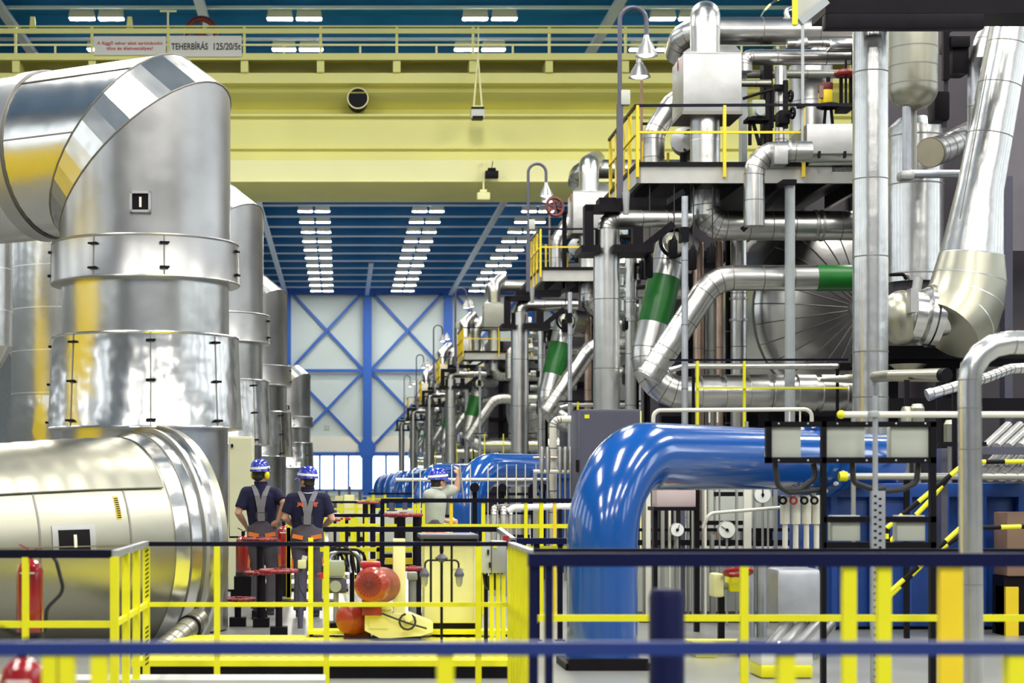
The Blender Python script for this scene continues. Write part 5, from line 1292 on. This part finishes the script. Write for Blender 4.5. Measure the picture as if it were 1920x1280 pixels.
# ================================================================== floor works and railings
# raised yellow chequer plate walkway with a dark strip for the void and grey kerb
t = thing('walkway_plate', 'yellow chequer plate walkway on the floor behind the middle railing', 'walkway', (0, 16.2, 0))
MB().prism([(-1.72, 15.0, .10), (1.45, 15.0, .10), (1.45, 17.5, .10), (-1.50, 17.5, .10)], (0, 0, .05)).build('chequer_plate', 'yellow', t)
MB().bb(-1.70, 1.45, 15.02, 15.3, 0, .11).build('void_strip', 'dark', t)  # black void at the opening edge drawn as a dark box
m = MB()
for i in range(30):
    for j in range(8): x = -1.4+i*.095+(j % 2)*.045; y = 15.3+j*.27; m.bb(x, x+.05, y, y+.02, .15, .154)
m.build('tread_pattern', 'amber', t)
tag(MB().bb(-2.6, -0.12, 13.55, 13.95, 0, .145).build('kerb', 'fascia'), 'pale grey concrete kerb in front of the middle railing at the bottom edge', 'kerb')
tag(MB().bb(-.05, 1.28, 13.7, 14.0, 0, .06).build('kerb', 'slate'), 'dark steel kerb strip at the bottom edge left of the yellow posts', 'kerb')
t = thing('yellow_beam', 'bright yellow low steel beam under the red motors', 'beam', P(765, 1207, 17.2))
MB().bb(P(577, 0, 17.2).x, P(955, 0, 17.2).x, 17.2, 17.5, .18, P(0, 1182, 17.2).z).build('beam', 'yellow', t)
for px in (580, 760, 945): MB().bb(P(px, 0, 17.2).x, P(px+7, 0, 17.2).x, 17.25, 17.45, .152, .19).build('foot', 'dark', t)
# floor channels in front of the two workers
for i, (x0, x1, y0, y1) in enumerate(((-1.7, .1, 27.0, 28.3), (-1.9, .1, 29.6, 31), (-1.4, -.1, 24.2, 24.6), (-1.9, .1, 32.6, 33.6))):
    tag(MB().bb(x0, x1, y0, y1, 0, .045).build('floor_channel', 'dark_steel'), 'dark floor channel cover crossing the aisle, %s from the front' % ['second', 'third', 'first', 'fourth'][i], 'floor cover', 'dark floor covers')
for i, (x0, x1, y0, y1) in enumerate(((-1.9, .3, 28.35, 29.5), (-2.0, .3, 31.1, 32.5))):
    tag(MB().bb(x0, x1, y0, y1, 0, .05).build('floor_plate', 'white'), 'white floor plate between dark covers, %s one' % ['nearer', 'farther'][i], 'floor cover')

def railing(name, label, Y, x0, x1, ytop, ymid=None, posts=(), ybot=None, rt=.05, rail='black_rail', post='yellow', pw=.05, mid='yellow', flat=True, mt=.04, ends=None, group=None):
    """posts are photo x at distance Y; they run down to the floor"""
    t = thing(name, label, 'railing', Vector((P((x0+x1)/2, 0, Y).x, Y, 0)), group)
    a, b = P(x0, ytop, Y), P(x1, ytop, Y)
    MB().beam(a, b, rt*1.2, rt).build('top_rail', rail, t)
    if ymid: MB().beam(P(x0, ymid, Y), P(x1, ymid, Y), .03, mt).build('mid_rail', mid, t)
    for p in posts:
        if not isinstance(p, tuple): p = (p, pw, post)
        x = P(p[0], 0, Y).x; m = MB().bb(x-p[1]/2, x+p[1]/2, Y-.02, Y+.03, 0, a.z-rt*.5); m.bb(x-.05, x+.05, Y-.04, Y+.06, 0, .012); m.build('post', p[2], t)
    return t
# R1: nearest, strongly out of focus
t = railing('guard_rail', 'nearest railing across the bottom edge, out of focus blue-tinted black rail on yellow posts', 5.5, -120, 2050, 1215, None, ((94, .045, 'yellow'), (126, .045, 'yellow'), (187, .05, 'yellow'), (835, .05, 'yellow'), (1473, .05, 'yellow'), (1908, .07, 'yellow')), rt=.04, rail='blue_sheen')
# R2: right, out of focus
t = railing('guard_rail', 'blurred dark railing at the lower right with two lime posts and a wide amber post', 8.5, 990, 2050, 1049, None, ((1592, .062, 'yellow'), (1657, .062, 'yellow'), (1782, .105, 'amber'), (1000, .04, 'navy_sheen'), (1029, .035, 'navy_sheen')), rt=.062, rail='navy_sheen')
MB().cyl(P(1250, 1500, 6.8)+Vector((0, 0, -CZ+P(0, 1500, 6.8).z*0)), P(1250, 1500, 6.8), .01).v if False else None
x = P(1250, 0, 6.8).x; o = MB().lathe([(.066, 0), (.066, P(0, 1118, 6.8).z), (.056, P(0, 1104, 6.8).z)], (x, 6.8, 0), n=24).build('bollard_post', 'navy_sheen'); tag(o, 'blurred dark round post standing in the lower middle right', 'post')
# R3-R5: railing round the floor opening
t = thing('opening_railing', 'yellow and black railing round the floor opening, from left edge to right edge', 'railing', Vector((0, 13.5, 0)))
XLf, XRt = -1.52, 1.32
zt3 = P(0, 1038, 12.3).z; zm3 = P(0, 1170, 12.3).z
MB().beam(Vector((-3.2, 12.3, zt3)), Vector((XLf-.02, 12.3, zt3)), .05, .055).build('top_rail', 'black_rail', t)
MB().beam(Vector((-3.2, 12.3, zm3)), Vector((XLf, 12.3, zm3)), .03, .045).build('mid_rail', 'yellow', t)
MB().beam(Vector((XLf, 12.3, zt3)), Vector((XLf, 14.3, zt3)), .045, .045).build('top_rail', 'galv', t)
MB().beam(Vector((XLf, 12.3, zm3)), Vector((XLf, 14.3, zm3)), .03, .04).build('mid_rail', 'yellow', t)
MB().beam(Vector((XLf, 14.3, zt3)), Vector((XRt, 14.3, zt3)), .035, .034).build('top_rail', 'black_rail', t)
MB().beam(Vector((XLf, 14.3, zm3)), Vector((XRt, 14.3, zm3)), .025, .034).build('mid_rail', 'yellow', t)
MB().beam(Vector((XRt, 14.3, zt3)), Vector((XRt, 12.6, zt3)), .05, .03).build('top_rail', 'galv', t)
MB().beam(Vector((XRt+.02, 14.3, zm3)), Vector((XRt+.02, 12.6, zm3)), .03, .03).build('mid_rail', 'yellow', t)
MB().beam(Vector((XRt, 12.6, zt3)), Vector((6.2, 12.6, zt3)), .05, .05).build('top_rail', 'black_rail', t)
MB().beam(Vector((XRt, 12.6, zm3+.02)), Vector((6.2, 12.6, zm3+.02)), .03, .045).build('mid_rail', 'yellow', t)
def post(x, y, w, top=None, k='yellow'): 
    return MB().bb(x-w/2, x+w/2, y-.025, y+.025, 0, (top or zt3)-.02).build('post', k, t)
post(P(48, 0, 12.3).x, 12.3, .042)
for y in (12.3, 12.95, 13.6, 14.3): hz = post(XLf, y, .052 if y > 12.5 else .055)
for i in range(26):
    if 9 <= i < 15: continue
    z = .18+i*.035; MB().prism([(XLf-.005, 14.27, z), (XLf+.022, 14.27, z+.022), (XLf+.022, 14.27, z+.034), (XLf-.005, 14.27, z+.012)], (0, .004, 0)).build('hazard_mark', 'dark', hz)
for px in (407, 612, 897): post(P(px, 0, 14.3).x, 14.3, .045)
for y in (12.62, 12.85, 13.08, 13.31, 13.54, 13.77, 14.0, 14.28): post(XRt, y, .05, k='yellow')
for px in (1395, 2000): post(P(px, 0, 12.6).x, 12.6, .052)
# fire extinguishers
def extinguisher(label, px, ytop, ybot, hw, Y, hose=True, foot=True, bracket=False):
    t = thing('fire_extinguisher', label, 'fire extinguisher', P(px, ybot, Y)); r = S(hw, Y); zb, zt_ = P(0, ybot, Y).z, P(0, ytop, Y).z; c = (P(px, 0, Y).x, Y, 0); h = zt_-zb
    MB().lathe([(r*.92, zb), (r, zb+.02), (r, zt_-r*.9), (r*.86, zt_-r*.42), (r*.5, zt_-r*.1), (r*.22, zt_), (r*.2, zt_+r*.15)], c, n=36).build('cylinder', 'red_gloss', t)
    MB().lathe([(r*1.02, zb-.01), (r*1.02, zb+h*.08), (r*.9, zb+h*.09)], c, n=36).build('base_ring', 'rubber', t)
    C = Vector((c[0], Y, zt_))
    MB().cyl(C, C+Vector((0, 0, .06)), r*.24, n=14).beam(C+Vector((-.01, 0, .05)), C+Vector((.06, -.02, .07)), .012).beam(C+Vector((-.01, 0, .07)), C+Vector((-.07, -.02, .10)), .010).build('valve_lever', 'dark' if foot else 'red', t)
    if hose:
        MB().pipe([C+Vector((.02, 0, .05)), C+Vector((r*1.9, -.02, .03)), C+Vector((r*2.6, -.02, -h*.40)), C+Vector((r*1.3, -.02, -h*.62)), C+Vector((r*1.2, -.02, -h*.92))], .013, .09, 8, 10).build('hose', 'rubber', t)
    MB().bb(c[0]-r*.55, c[0]+r*.5, Y-r*1.0-.004, Y-r*.9, zt_-r*1.05, zt_-r*.95).build('label_band', 'white', t)
    if bracket: MB().beam(Vector((c[0], Y-r-.01, zb+h*.3)), Vector((c[0], 12.33, zb+h*.3)), .03).build('bracket', 'yellow', t)
    return t
extinguisher('red fire extinguisher with black hose hung behind the left railing before the silver casing', 56, 1048, 1196, 25, 12.55, foot=False)
extinguisher('blurred red fire extinguisher at the bottom left corner', 42, 1232, 1500, 42, 5.9, hose=False, foot=True)
extinguisher('red fire extinguisher standing behind the left worker beside the casing flange', 456, 1004, 1078, 14, 24.0, hose=False)
extinguisher('red fire extinguisher standing between the two workers', 532, 985, 1068, 13, 26.0, hose=False)
for c, lb in ((0, ''),):
    tag(MB().bb(P(440, 0, 24).x, P(474, 0, 24).x, 23.85, 24.15, 0, P(0, 1078, 24).z-.012).build('extinguisher_stand', 'dark_steel'), 'dark stand under the extinguisher beside the casing flange', 'stand')
    tag(MB().bb(P(518, 0, 26).x, P(546, 0, 26).x, 25.85, 26.15, 0, P(0, 1068, 26).z-.012).build('extinguisher_stand', 'dark_steel'), 'dark stand under the extinguisher between the workers', 'stand')
for px, lb in ((477, 'thin yellow post behind the left worker'), (541, 'yellow post between the two workers')):
    tag(MB().pb(px-3.5, px+3.5, 975, 1120, 24.6, .06).bb(P(px, 0, 24.6).x-.03, P(px, 0, 24.6).x+.03, 24.6, 24.66, 0, 1).build('yellow_post', 'yellow'), lb, 'post')
# red handwheels on dark pedestals
def pedestal(label, px, yw, hw, ybase, Y, stems=(0,), tilt=0, sw=.075, wcol='red_worn', group=None):
    t = thing('valve_pedestal', label, 'valve', Vector((P(px, 0, Y).x, Y, 0)), group); c = P(px, yw, Y); R = S(hw, Y)
    w_ = MB(); w_.torus(c, (tilt, 0, 1), R*.93, .020, n=32)
    for k in range(16): a = 2*math.pi*k/16; w_.sph(c+Vector((math.cos(a)*R*.95, math.sin(a)*R*.95, -math.cos(a)*R*.95*tilt)), .024, 8, 6)
    for k in range(4): a = math.pi*k/2+.4; w_.beam(c, c+Vector((math.cos(a)*R*.9, math.sin(a)*R*.9, -math.cos(a)*R*.9*tilt)), .035, .018)
    w_.cyl(c-Vector((0, 0, .03)), c+Vector((0, 0, .03)), .045, n=14); w_.build('handwheel', wcol, t)
    for dx in stems:
        x = P(px+dx, 0, Y).x
        MB().cyl((x, Y, 0.02), (x, Y, c.z-.02), sw/2, n=14).build('stem', 'dark_steel', t); MB().bb(x-.09, x+.09, Y-.09, Y+.09, 0, .10).build('foot', 'dark', t)
    return t
pedestal('red handwheel on a dark pedestal in front of the left worker, the tallest there', 487, 1011, 31, 1160, 21.6)
pedestal('red handwheel on a dark pedestal before the left worker, below the tallest one', 484, 1074, 24, 1175, 20.4, stems=(6,), sw=.10)
pedestal('wide red handwheel on a dark pedestal right below the gap between the workers', 522, 1070, 35, 1192, 19.2, stems=(1,))
pedestal('low red handwheel on a dark pedestal by the casing flange', 448, 1123, 31, 1172, 20.5, stems=(-2,))
pedestal('wide red handwheel on two dark stems beside the worker in grey', 756, 965, 35, 1060, 20.8, stems=(-4, 26), sw=.10)
pedestal('red handwheel on two dark stems left of the black railing', 691, 942, 20, 1040, 30, stems=(-6, 8), sw=.09)
pedestal('small red handwheel behind the pale post above a grey pot', 774, 1066, 15, 1150, 18.7, stems=(0,), sw=.09)
tag(MB().pb(764, 783, 1072, 1088, 18.5, .16, c=.02).cyl(P(774, 1088, 18.58), Vector((P(774, 0, 18.58).x, 18.58, 0)), .035).build('grey_pot', 'tubes'), 'grey pot valve below the small red handwheel', 'valve')
# black railings in the middle distance
railing('guard_rail', 'black railing with yellow lower rail passing in front of the worker in grey', 22.4, 714, 1072, 938, 986, ((717, .05, 'black_rail'), (784, .035, 'yellow'), (794, .035, 'yellow'), (846, .04, 'amber'), (906, .045, 'yellow'), (986, .04, 'yellow'), (1015, .05, 'yellow'), (1040, .04, 'amber')), rt=.05, mt=.05)
t = railing('guard_rail', 'thick black railing sloping down at its right end before the worker in grey', 20.0, 606, 936, 992, None, ((716, .05, 'black_rail'), (900, .04, 'black_rail')), rt=.055)
MB().beam(P(934, 992, 20), P(962, 1012, 19.4), .05).build('sloping_end', 'galv', t)
MB().beam(P(962, 1012, 19.4), Vector((P(962, 0, 19.4).x, 19.4, 0)), .05).build('post', 'black_rail', t)
railing('guard_rail', 'dark blue railing between yellow post fan and blue pipe', 18.6, 968, 1064, 1014, 1027, ((981, .06, 'black_rail'), (1006, .06, 'black_rail'), (1050, .05, 'black_rail')), rt=.06, rail='navy_sheen')
railing('guard_rail', 'black railing on yellow posts right of the second worker', 26.5, 602, 713, 966, 984, ((645, .03, 'yellow'), (661, .06, 'yellow'), (687, .055, 'yellow'), (606, .05, 'yellow')), rt=.045)
railing('guard_rail', 'thin dark double railing between the grey worker and the blue bend, upper one', 33, 880, 1074, 926, 962, ((945, .05, 'yellow'), (1010, .06, 'yellow'), (893, .05, 'black_rail')), rt=.05, mid='black_rail')
railing('guard_rail', 'thin dark railing farther back over the aisle by the blue pipes', 40, 608, 800, 941, 954, ((640, .07, 'yellow'), (668, .07, 'yellow'), (722, .06, 'yellow'), (778, .06, 'yellow')), rt=.05)
railing('guard_rail', 'far dark railing over the aisle just under the blue pipes', 58, 690, 830, 925, 934, ((700, .08, 'yellow'), (722, .08, 'yellow'), (783, .07, 'yellow'), (795, .07, 'yellow')), rt=.06)
railing('guard_rail', 'farthest visible dark railing low before the far windows', 80, 605, 720, 930, 937, ((620, .12, 'yellow'), (650, .1, 'yellow'), (690, .1, 'yellow')), rt=.06, rail='tubes')
# far machine tops along the aisle
for i, (px, y0, hw, Y, mt) in enumerate(((612, 925, 9, 60, 'cream'), (636, 922, 8, 70, 'cream'), (655, 918, 10, 55, 'cream'), (628, 950, 12, 45, 'off_white'), (675, 928, 10, 50, 'cream'), (735, 945, 18, 38, 'panel_grey'), (760, 942, 16, 38.5, 'panel_grey'))):
    t = thing('pump_housing', ['small cream pump housing left of the aisle before the windows', 'cream pump housing just right of the first', 'cream pump housing below the farthest blue pipes', 'off white pump housing right of the second worker', 'cream pump housing by the yellow posts', 'grey box behind the wide red handwheel, left one', 'grey box behind the wide red handwheel, right one'][i], 'pump', Vector((P(px, 0, Y).x, Y, 0)))
    x = P(px, 0, Y).x; r = S(hw, Y)
    MB().chb(x-r, x+r, Y, Y+r*1.6, .12, P(0, y0, Y).z-.15, .04).build('body', mt, t); MB().cyl((x, Y+r*.8, P(0, y0, Y).z-.16), (x, Y+r*.8, P(0, y0, Y).z+.1), r*.3, n=14).build('spindle', 'slate', t); MB().bb(x-r, x+r, Y, Y+r*1.6, 0, .13).build('base', 'dark', t)
for i, (px, yw, hw, Y) in enumerate(((650, 972, 10, 32), (672, 985, 9, 30), (628, 975, 9, 36), (742, 968, 12, 34), (700, 1020, 9, 24), (660, 1035, 7, 23))):
    pedestal('small red handwheel on a pedestal among the yellow posts, %s' % ['behind the wide yellow post', 'low between two yellow posts', 'right of the second worker', 'behind the wide red handwheel', 'below the thick black rail', 'near the sage green actuator'][i], px, yw, hw, 0, Y, sw=.06, wcol='red', group=None)
# cream manifold and white uprights in front of the second blue pipe
t = thing('fence', 'thin pale upright rods with a cream level pipe before the second blue pipe', 'fence', P(900, 1000, 30.5))
MB().cyl(P(742, 899, 30.6), P(1030, 899, 30.6), S(3.2, 30.5), n=12).build('level_pipe', 'off_white', t)
for px in (811, 788, 774, 847, 882, 915, 933, 950, 968, 985, 1005, 1028): MB().cyl(Vector((P(px, 0, 30.5).x, 30.5, 0)), P(px, 870 if px > 800 else 884, 30.5), S(1.1, 30.5), n=8).build('rod', 'off_white', t)
for i, (px, hw) in enumerate(((890, 9), (942, 8), (1000, 8), (1018, 8))):
    o = MB().cyl(P(px, 914, 30.2), P(px, 914, 30.9), S(hw, 30.2), n=20).cyl(P(px, 914, 30.5), Vector((P(px, 0, 30.5).x, 30.5, 0)), .04).build('round_valve', 'dark')
    tag(o, 'round black valve under the cream level pipe, %s from left' % ['first', 'second', 'third', 'fourth'][i], 'valve', 'black valves under the cream pipe')
for i, (px, w_) in enumerate(((926, 12), (944, 12), (958, 8))):
    o = MB().pipe([Vector((P(px, 0, 26).x, 26, 0)), P(px, 952, 26), P(px+20, 950, 27.2)], S(w_/2, 26), .1, 4, 18, .5, .01).build('bent_pipe', ['alu_pipe', 'seam'])
    tag(o, 'short silver bent pipe behind the yellow lower rail, %s of three' % ['left', 'middle', 'right'][i], 'pipe', 'short bent pipes behind the rail')
o = MB().pipe([P(952, 958, 25), P(964, 951, 25), P(1080, 949, 25)], S(6, 25), .06, 3, 16).build('lagged_pipe', 'white'); MB().beam(P(1050, 951, 25), Vector((P(1050, 0, 25).x, 25, 0)), .05).build('leg', 'dark_steel', o)
tag(o, 'white horizontal lagged pipe between railing and big blue pipe', 'pipe')
t = thing('blue_housing', 'squared blue valve housing at the end of the second blue pipe', 'housing', P(1045, 905, 33))
MB().pb(1002, 1072, 879, 897, 32.6, .8, c=.03).build('body', 'blue_tank', t); MB().pb(1026, 1042, 886, 894, 32.58, .02).build('label_plate', 'white', t); MB().bb(P(1010, 0, 33).x, P(1066, 0, 33).x, 32.7, 33.3, 0, P(0, 897, 33).z).build('stand', 'blue_tank', t)
# red electric motors on the cream gear unit
t = thing('drive_motor', 'round red-orange motor with ribbed fan cover above the cream gear unit', 'motor', P(698, 1182, 17.0))
c = P(698, 1096, 16.6); R = S(34, 16.6); ax = Vector((-.28, -1, .06)).normalized()
MB().lathe([(R*.98, -.42), (R, -.40), (R*1.02, -.06), (R*1.0, -.02)], c, ax, n=40).build('motor_body', 'red_worn', t)
MB().lathe([(R*1.0, -.03), (R*.98, .03), (R*.9, .075), (R*.72, .105), (.02, .12)], c, ax, n=40).build('fan_cover', 'motor', t)
m = MB(); x_ = ax.orthogonal().normalized(); y_ = ax.cross(x_)
for k in range(20):
    a = 2*math.pi*k/20; d = x_*math.cos(a)+y_*math.sin(a); m.beam(c+d*R*.16+ax*.119, c+d*R*.68+ax*.110, .008, .006)
m.cyl(c+ax*.115, c+ax*.128, .025, n=14); m.build('vent_slots', 'maroon', t)
MB().pb(676, 714, 1053, 1066, 16.65, .22, c=.02).build('terminal_box', 'red', t)
MB().bb(c.x-.09, c.x+.09, 16.75, 17.0, P(0, 1150, 17).z, c.z-R*.9).build('mount', 'red_worn', t)
t = thing('drive_motor', 'second red-orange motor, lower left and partly behind the cream gear unit', 'motor', P(660, 1186, 17.1))
c = P(655, 1160, 17.0); R = S(29, 17.0); ax = Vector((-.75, -.66, .0)).normalized()
MB().lathe([(R*.98, -.40), (R, -.38), (R*1.02, -.05), (R*.98, .02), (R*.88, .06), (R*.6, .085), (.02, .095)], c, ax, n=40).build('motor_body', 'motor', t)
MB().ring(c-ax*.06, ax, R*1.06, .05, n=40).build('end_flange', 'red_worn', t); MB().ring(c-ax*.3, ax, R*1.06, .05, n=40).build('end_flange', 'red_worn', t)
MB().bb(c.x-.05, c.x+.2, 17.05, 17.35, .15, c.z-R*.85).build('foot', 'maroon', t)
t = thing('gear_unit', 'cream painted gear unit with black looped cable under the red motor', 'gearbox', P(745, 1205, 17.1))
YG = 16.85
poly = [(684, 1140), (735, 1140), (735, 1150), (772, 1152), (812, 1168), (812, 1184), (790, 1192), (735, 1196), (712, 1196), (684, 1182)]
MB().prism([P(a, b, YG) for a, b in reversed(poly)], (0, .4, 0)).build('casing', 'cream', t)
MB().pb(712, 735, 1138, 1142, YG-.03, .5).pb(693, 728, 1152, 1178, YG-.015, .02).build('cover_plate', 'cream', t)
MB().pb(737, 760, 1010, 1150, 16.95, .14, c=.008).build('pale_post', 'cream', t)
MB().cyl(P(766, 1158, YG-.05), P(766, 1158, YG+.05), S(8, YG), n=20).build('socket', 'cream', t)
m = MB(); pts = [P(693, 1141, YG-.04), P(738, 1158, YG-.05), P(765, 1168, YG-.06), P(800, 1178, YG-.05)]; m.pipe(pts, .009, .05, 4, 8)
lp = [P(764+15*math.cos(a), 1165+15*math.sin(a), YG-.05-.01*a) for a in [i*.5 for i in range(-2, 10)]]; m.sweep(lp, .010, 8); m.build('cable', 'rubber', t)
MB().bb(P(700, 0, YG).x, P(790, 0, YG).x, YG+.02, YG+.38, .15, P(0, 1194, YG).z).build('base', 'dark', t)
# sage actuator with cables
t = thing('valve_actuator', 'sage green square actuator with tangled cables left of the red motor', 'valve', P(630, 1180, 17.8))
MB().pb(612, 646, 1051, 1081, 17.6, .22, c=.025).build('case', 'sage', t); MB().cyl(P(629, 1099, 17.55), P(629, 1099, 17.7), S(11, 17.6), n=24).build('dial', 'sage', t)
MB().pb(614, 650, 1084, 1112, 17.65, .22, c=.02).build('gear_case', 'slate', t); MB().cyl(P(630, 1112, 17.75), P(630, 1172, 17.75), S(5, 17.7)).build('stem', 'galv', t); MB().pb(612, 648, 1168, 1176, 17.6, .3).build('base_plate', 'dark', t); MB().bb(P(616, 0, 17.7).x, P(644, 0, 17.7).x, 17.62, 17.88, .15, P(0, 1176, 17.6).z).build('pedestal', 'dark_steel', t)
MB().cyl(P(600, 1079, 17.7), P(606, 1079, 17.3), S(6, 17.7), n=18).build('red_button', 'red', t)
rnd = random.Random(3)
for i in range(9):
    x0, x1 = 595+rnd.random()*40, 640+rnd.random()*50; y = 1020+rnd.random()*20
    MB().pipe([P(x0, 1060+rnd.random()*20, 17.8), P(x0+8, y, 17.7+rnd.random()*.3), P(x1-10, y-8+rnd.random()*14, 17.7+rnd.random()*.3), P(x1, 1052+rnd.random()*25, 17.9)], .010+.005*rnd.random(), .09, 6, 8).build('cable', ['rubber', 'dark_steel', 'galv'][i % 3], t)
t = thing('grey_post', 'thick grey round post with a brass-capped valve at the right worker', 'post', P(563, 1166, 20.2))
MB().cyl(Vector((P(563, 0, 20.2).x, 20.2, 0)), P(563, 1066, 20.2), S(5, 20.2), n=16).build('post', 'slate', t); MB().pb(558, 574, 1050, 1066, 20.1, .1, c=.015).build('valve_cap', 'cream', t); MB().cyl(P(570, 1050, 20.15), P(572, 1042, 20.15), .03, n=12).build('nozzle', 'off_white', t)
MB().pipe([P(560, 1066, 20.05), P(561, 1100, 20.0), P(572, 1120, 20.0)], .008, .1, 5, 8).build('hose', 'rubber', t)
tag(MB().pb(578, 587, 1008, 1182, 17.3, .06).build('yellow_post', 'yellow'), 'bright yellow square post in front of the second worker, left of the actuator', 'post')
# pale cabinet with dark lid
t = thing('control_desk', 'pale yellow control desk with dark sloping lid behind the twin lantern', 'cabinet', P(842, 1200, 17.4))
a, b = P(796, 0, 17.4).x, P(893, 0, 17.4).x
MB().pb(796, 893, 1016, 1168, 17.4, .5, c=.01).build('body', 'cream', t); MB().pb(788, 898, 1002, 1010, 17.3, .7, c=.008).build('lid', 'slate', t); MB().pb(794, 895, 1010, 1017, 17.38, .54).build('lid_gap', 'dark', t)
MB().bb(a+.08, b, 17.42, 17.85, .0, P(0, 1168, 17.4).z).build('plinth', 'dark_steel', t)
MB().pb(846, 870, 1034, 1066, 17.385, .02).build('notice_plate', 'cream', t); MB().pb(889, 893, 1018, 1166, 17.38, .03).build('hinge', 'off_white', t)
# twin lantern stand
t = thing('lantern_stand', 'dark stand with two downward lanterns in front of the pale control desk', 'lamp', P(828, 1230, 16.0))
YL = 15.8
MB().cyl(Vector((P(828, 0, YL).x, YL, 0.15)), P(828, 1030, YL), S(2.6, YL), n=12).build('pole', 'dark', t); MB().sph(P(828, 1046, YL), (S(13, YL), .05, S(11, YL)), 4, 2).build('junction_plate', 'slate', t)
MB().sph(P(828, 1030, YL), (.018, .018, .05), 10, 8).build('finial', 'dark', t)
MB().pipe([P(797, 1066, YL), P(797, 1050, YL), P(860, 1050, YL), P(860, 1066, YL)], S(1.8, YL), .04, 4, 8).build('arm', 'dark', t)
for px in (808, 847): MB().pb(px-2, px+2, 1020, 1132, YL+.1, .03).build('bar', 'dark', t)
for px in (796, 861):
    MB().lathe([(S(3, YL), 0), (S(9, YL), -.05), (S(9, YL), -.075)], P(px, 1064, YL), (0, 0, 1), n=20).build('lamp_cap', 'slate', t); MB().lathe([(S(7, YL), 0), (S(6, YL), -.06), (S(3, YL), -.09)], P(px, 1080, YL), (0, 0, 1), n=18).build('lamp_glass', 'tubes', t)
# grey switch box with cable tangle
t = thing('switch_box', 'grey two-door switch box on yellow legs left of the yellow post fan', 'box', P(925, 1220, 16.4))
MB().pb(903, 921, 1016, 1074, 16.4, .2, c=.008).build('left_door', 'panel_grey', t); MB().pb(922, 950, 1014, 1074, 16.38, .22, c=.008).build('right_door', 'alu_box', t)
MB().pb(925, 932, 1021, 1027, 16.37, .02).build('label_plate', 'yellow', t); MB().pb(964-20, 974-20, 1004, 1030, 16.5, .1).build('red_cover', 'red', t)
for px in (915, 918): MB().pb(px-1, px+2, 1030+(px-915)*8, 1040+(px-915)*8, 16.37, .03).build('handle', 'dark', t)
for i in range(6):
    x0 = 906+i*7; MB().pipe([P(x0, 1074, 16.5), P(x0+3, 1100, 16.45+.03*i), P(x0+14-5*i, 1108, 16.5), P(x0+10-4*i, 1080, 16.55)], .009, .05, 5, 8).build('cable', 'rubber', t)
for px in (922, 934, 944): MB().bb(P(px-4, 0, 16.45).x, P(px+4, 0, 16.45).x, 16.45, 16.5, 0, P(0, 1076, 16.45).z).build('leg', 'yellow', t)
MB().bb(P(908, 0, 16.5).x, P(915, 0, 16.5).x, 16.5, 16.55, 0, P(0, 1076, 16.5).z).build('leg', 'dark', t)
# black box frame behind the pale post
t = thing('box_frame', 'black square-section frame standing behind the red motor', 'frame', P(750, 1065, 21.5))
for (x0, x1, y0, y1) in ((713, 721, 1000, 1066), (713, 790, 1058, 1066), (776, 783, 1000, 1066)): MB().pb(x0, x1, y0, y1, 21.3, .06).build('bar', 'dark', t)
for (px) in (716, 779): MB().beam(P(px, 1060, 21.33), Vector((P(px, 0, 21.33).x, 21.33, 0)), .05).build('leg', 'dark', t)
for (x0, x1, y0, y1, mt) in ((600, 795, 1026, 1034, 'yellow'), (706, 718, 1000, 1066, 'yellow'), (688, 712, 1048, 1056, 'amber'), (722, 738, 1046, 1058, 'amber'), (756, 776, 1046, 1058, 'amber')): MB().pb(x0, x1, y0, y1, 21.5, .05).build('rail', mt, t)
MB().pb(690, 790, 1064, 1067, 21.6, .3).build('shelf', 'galv', t)
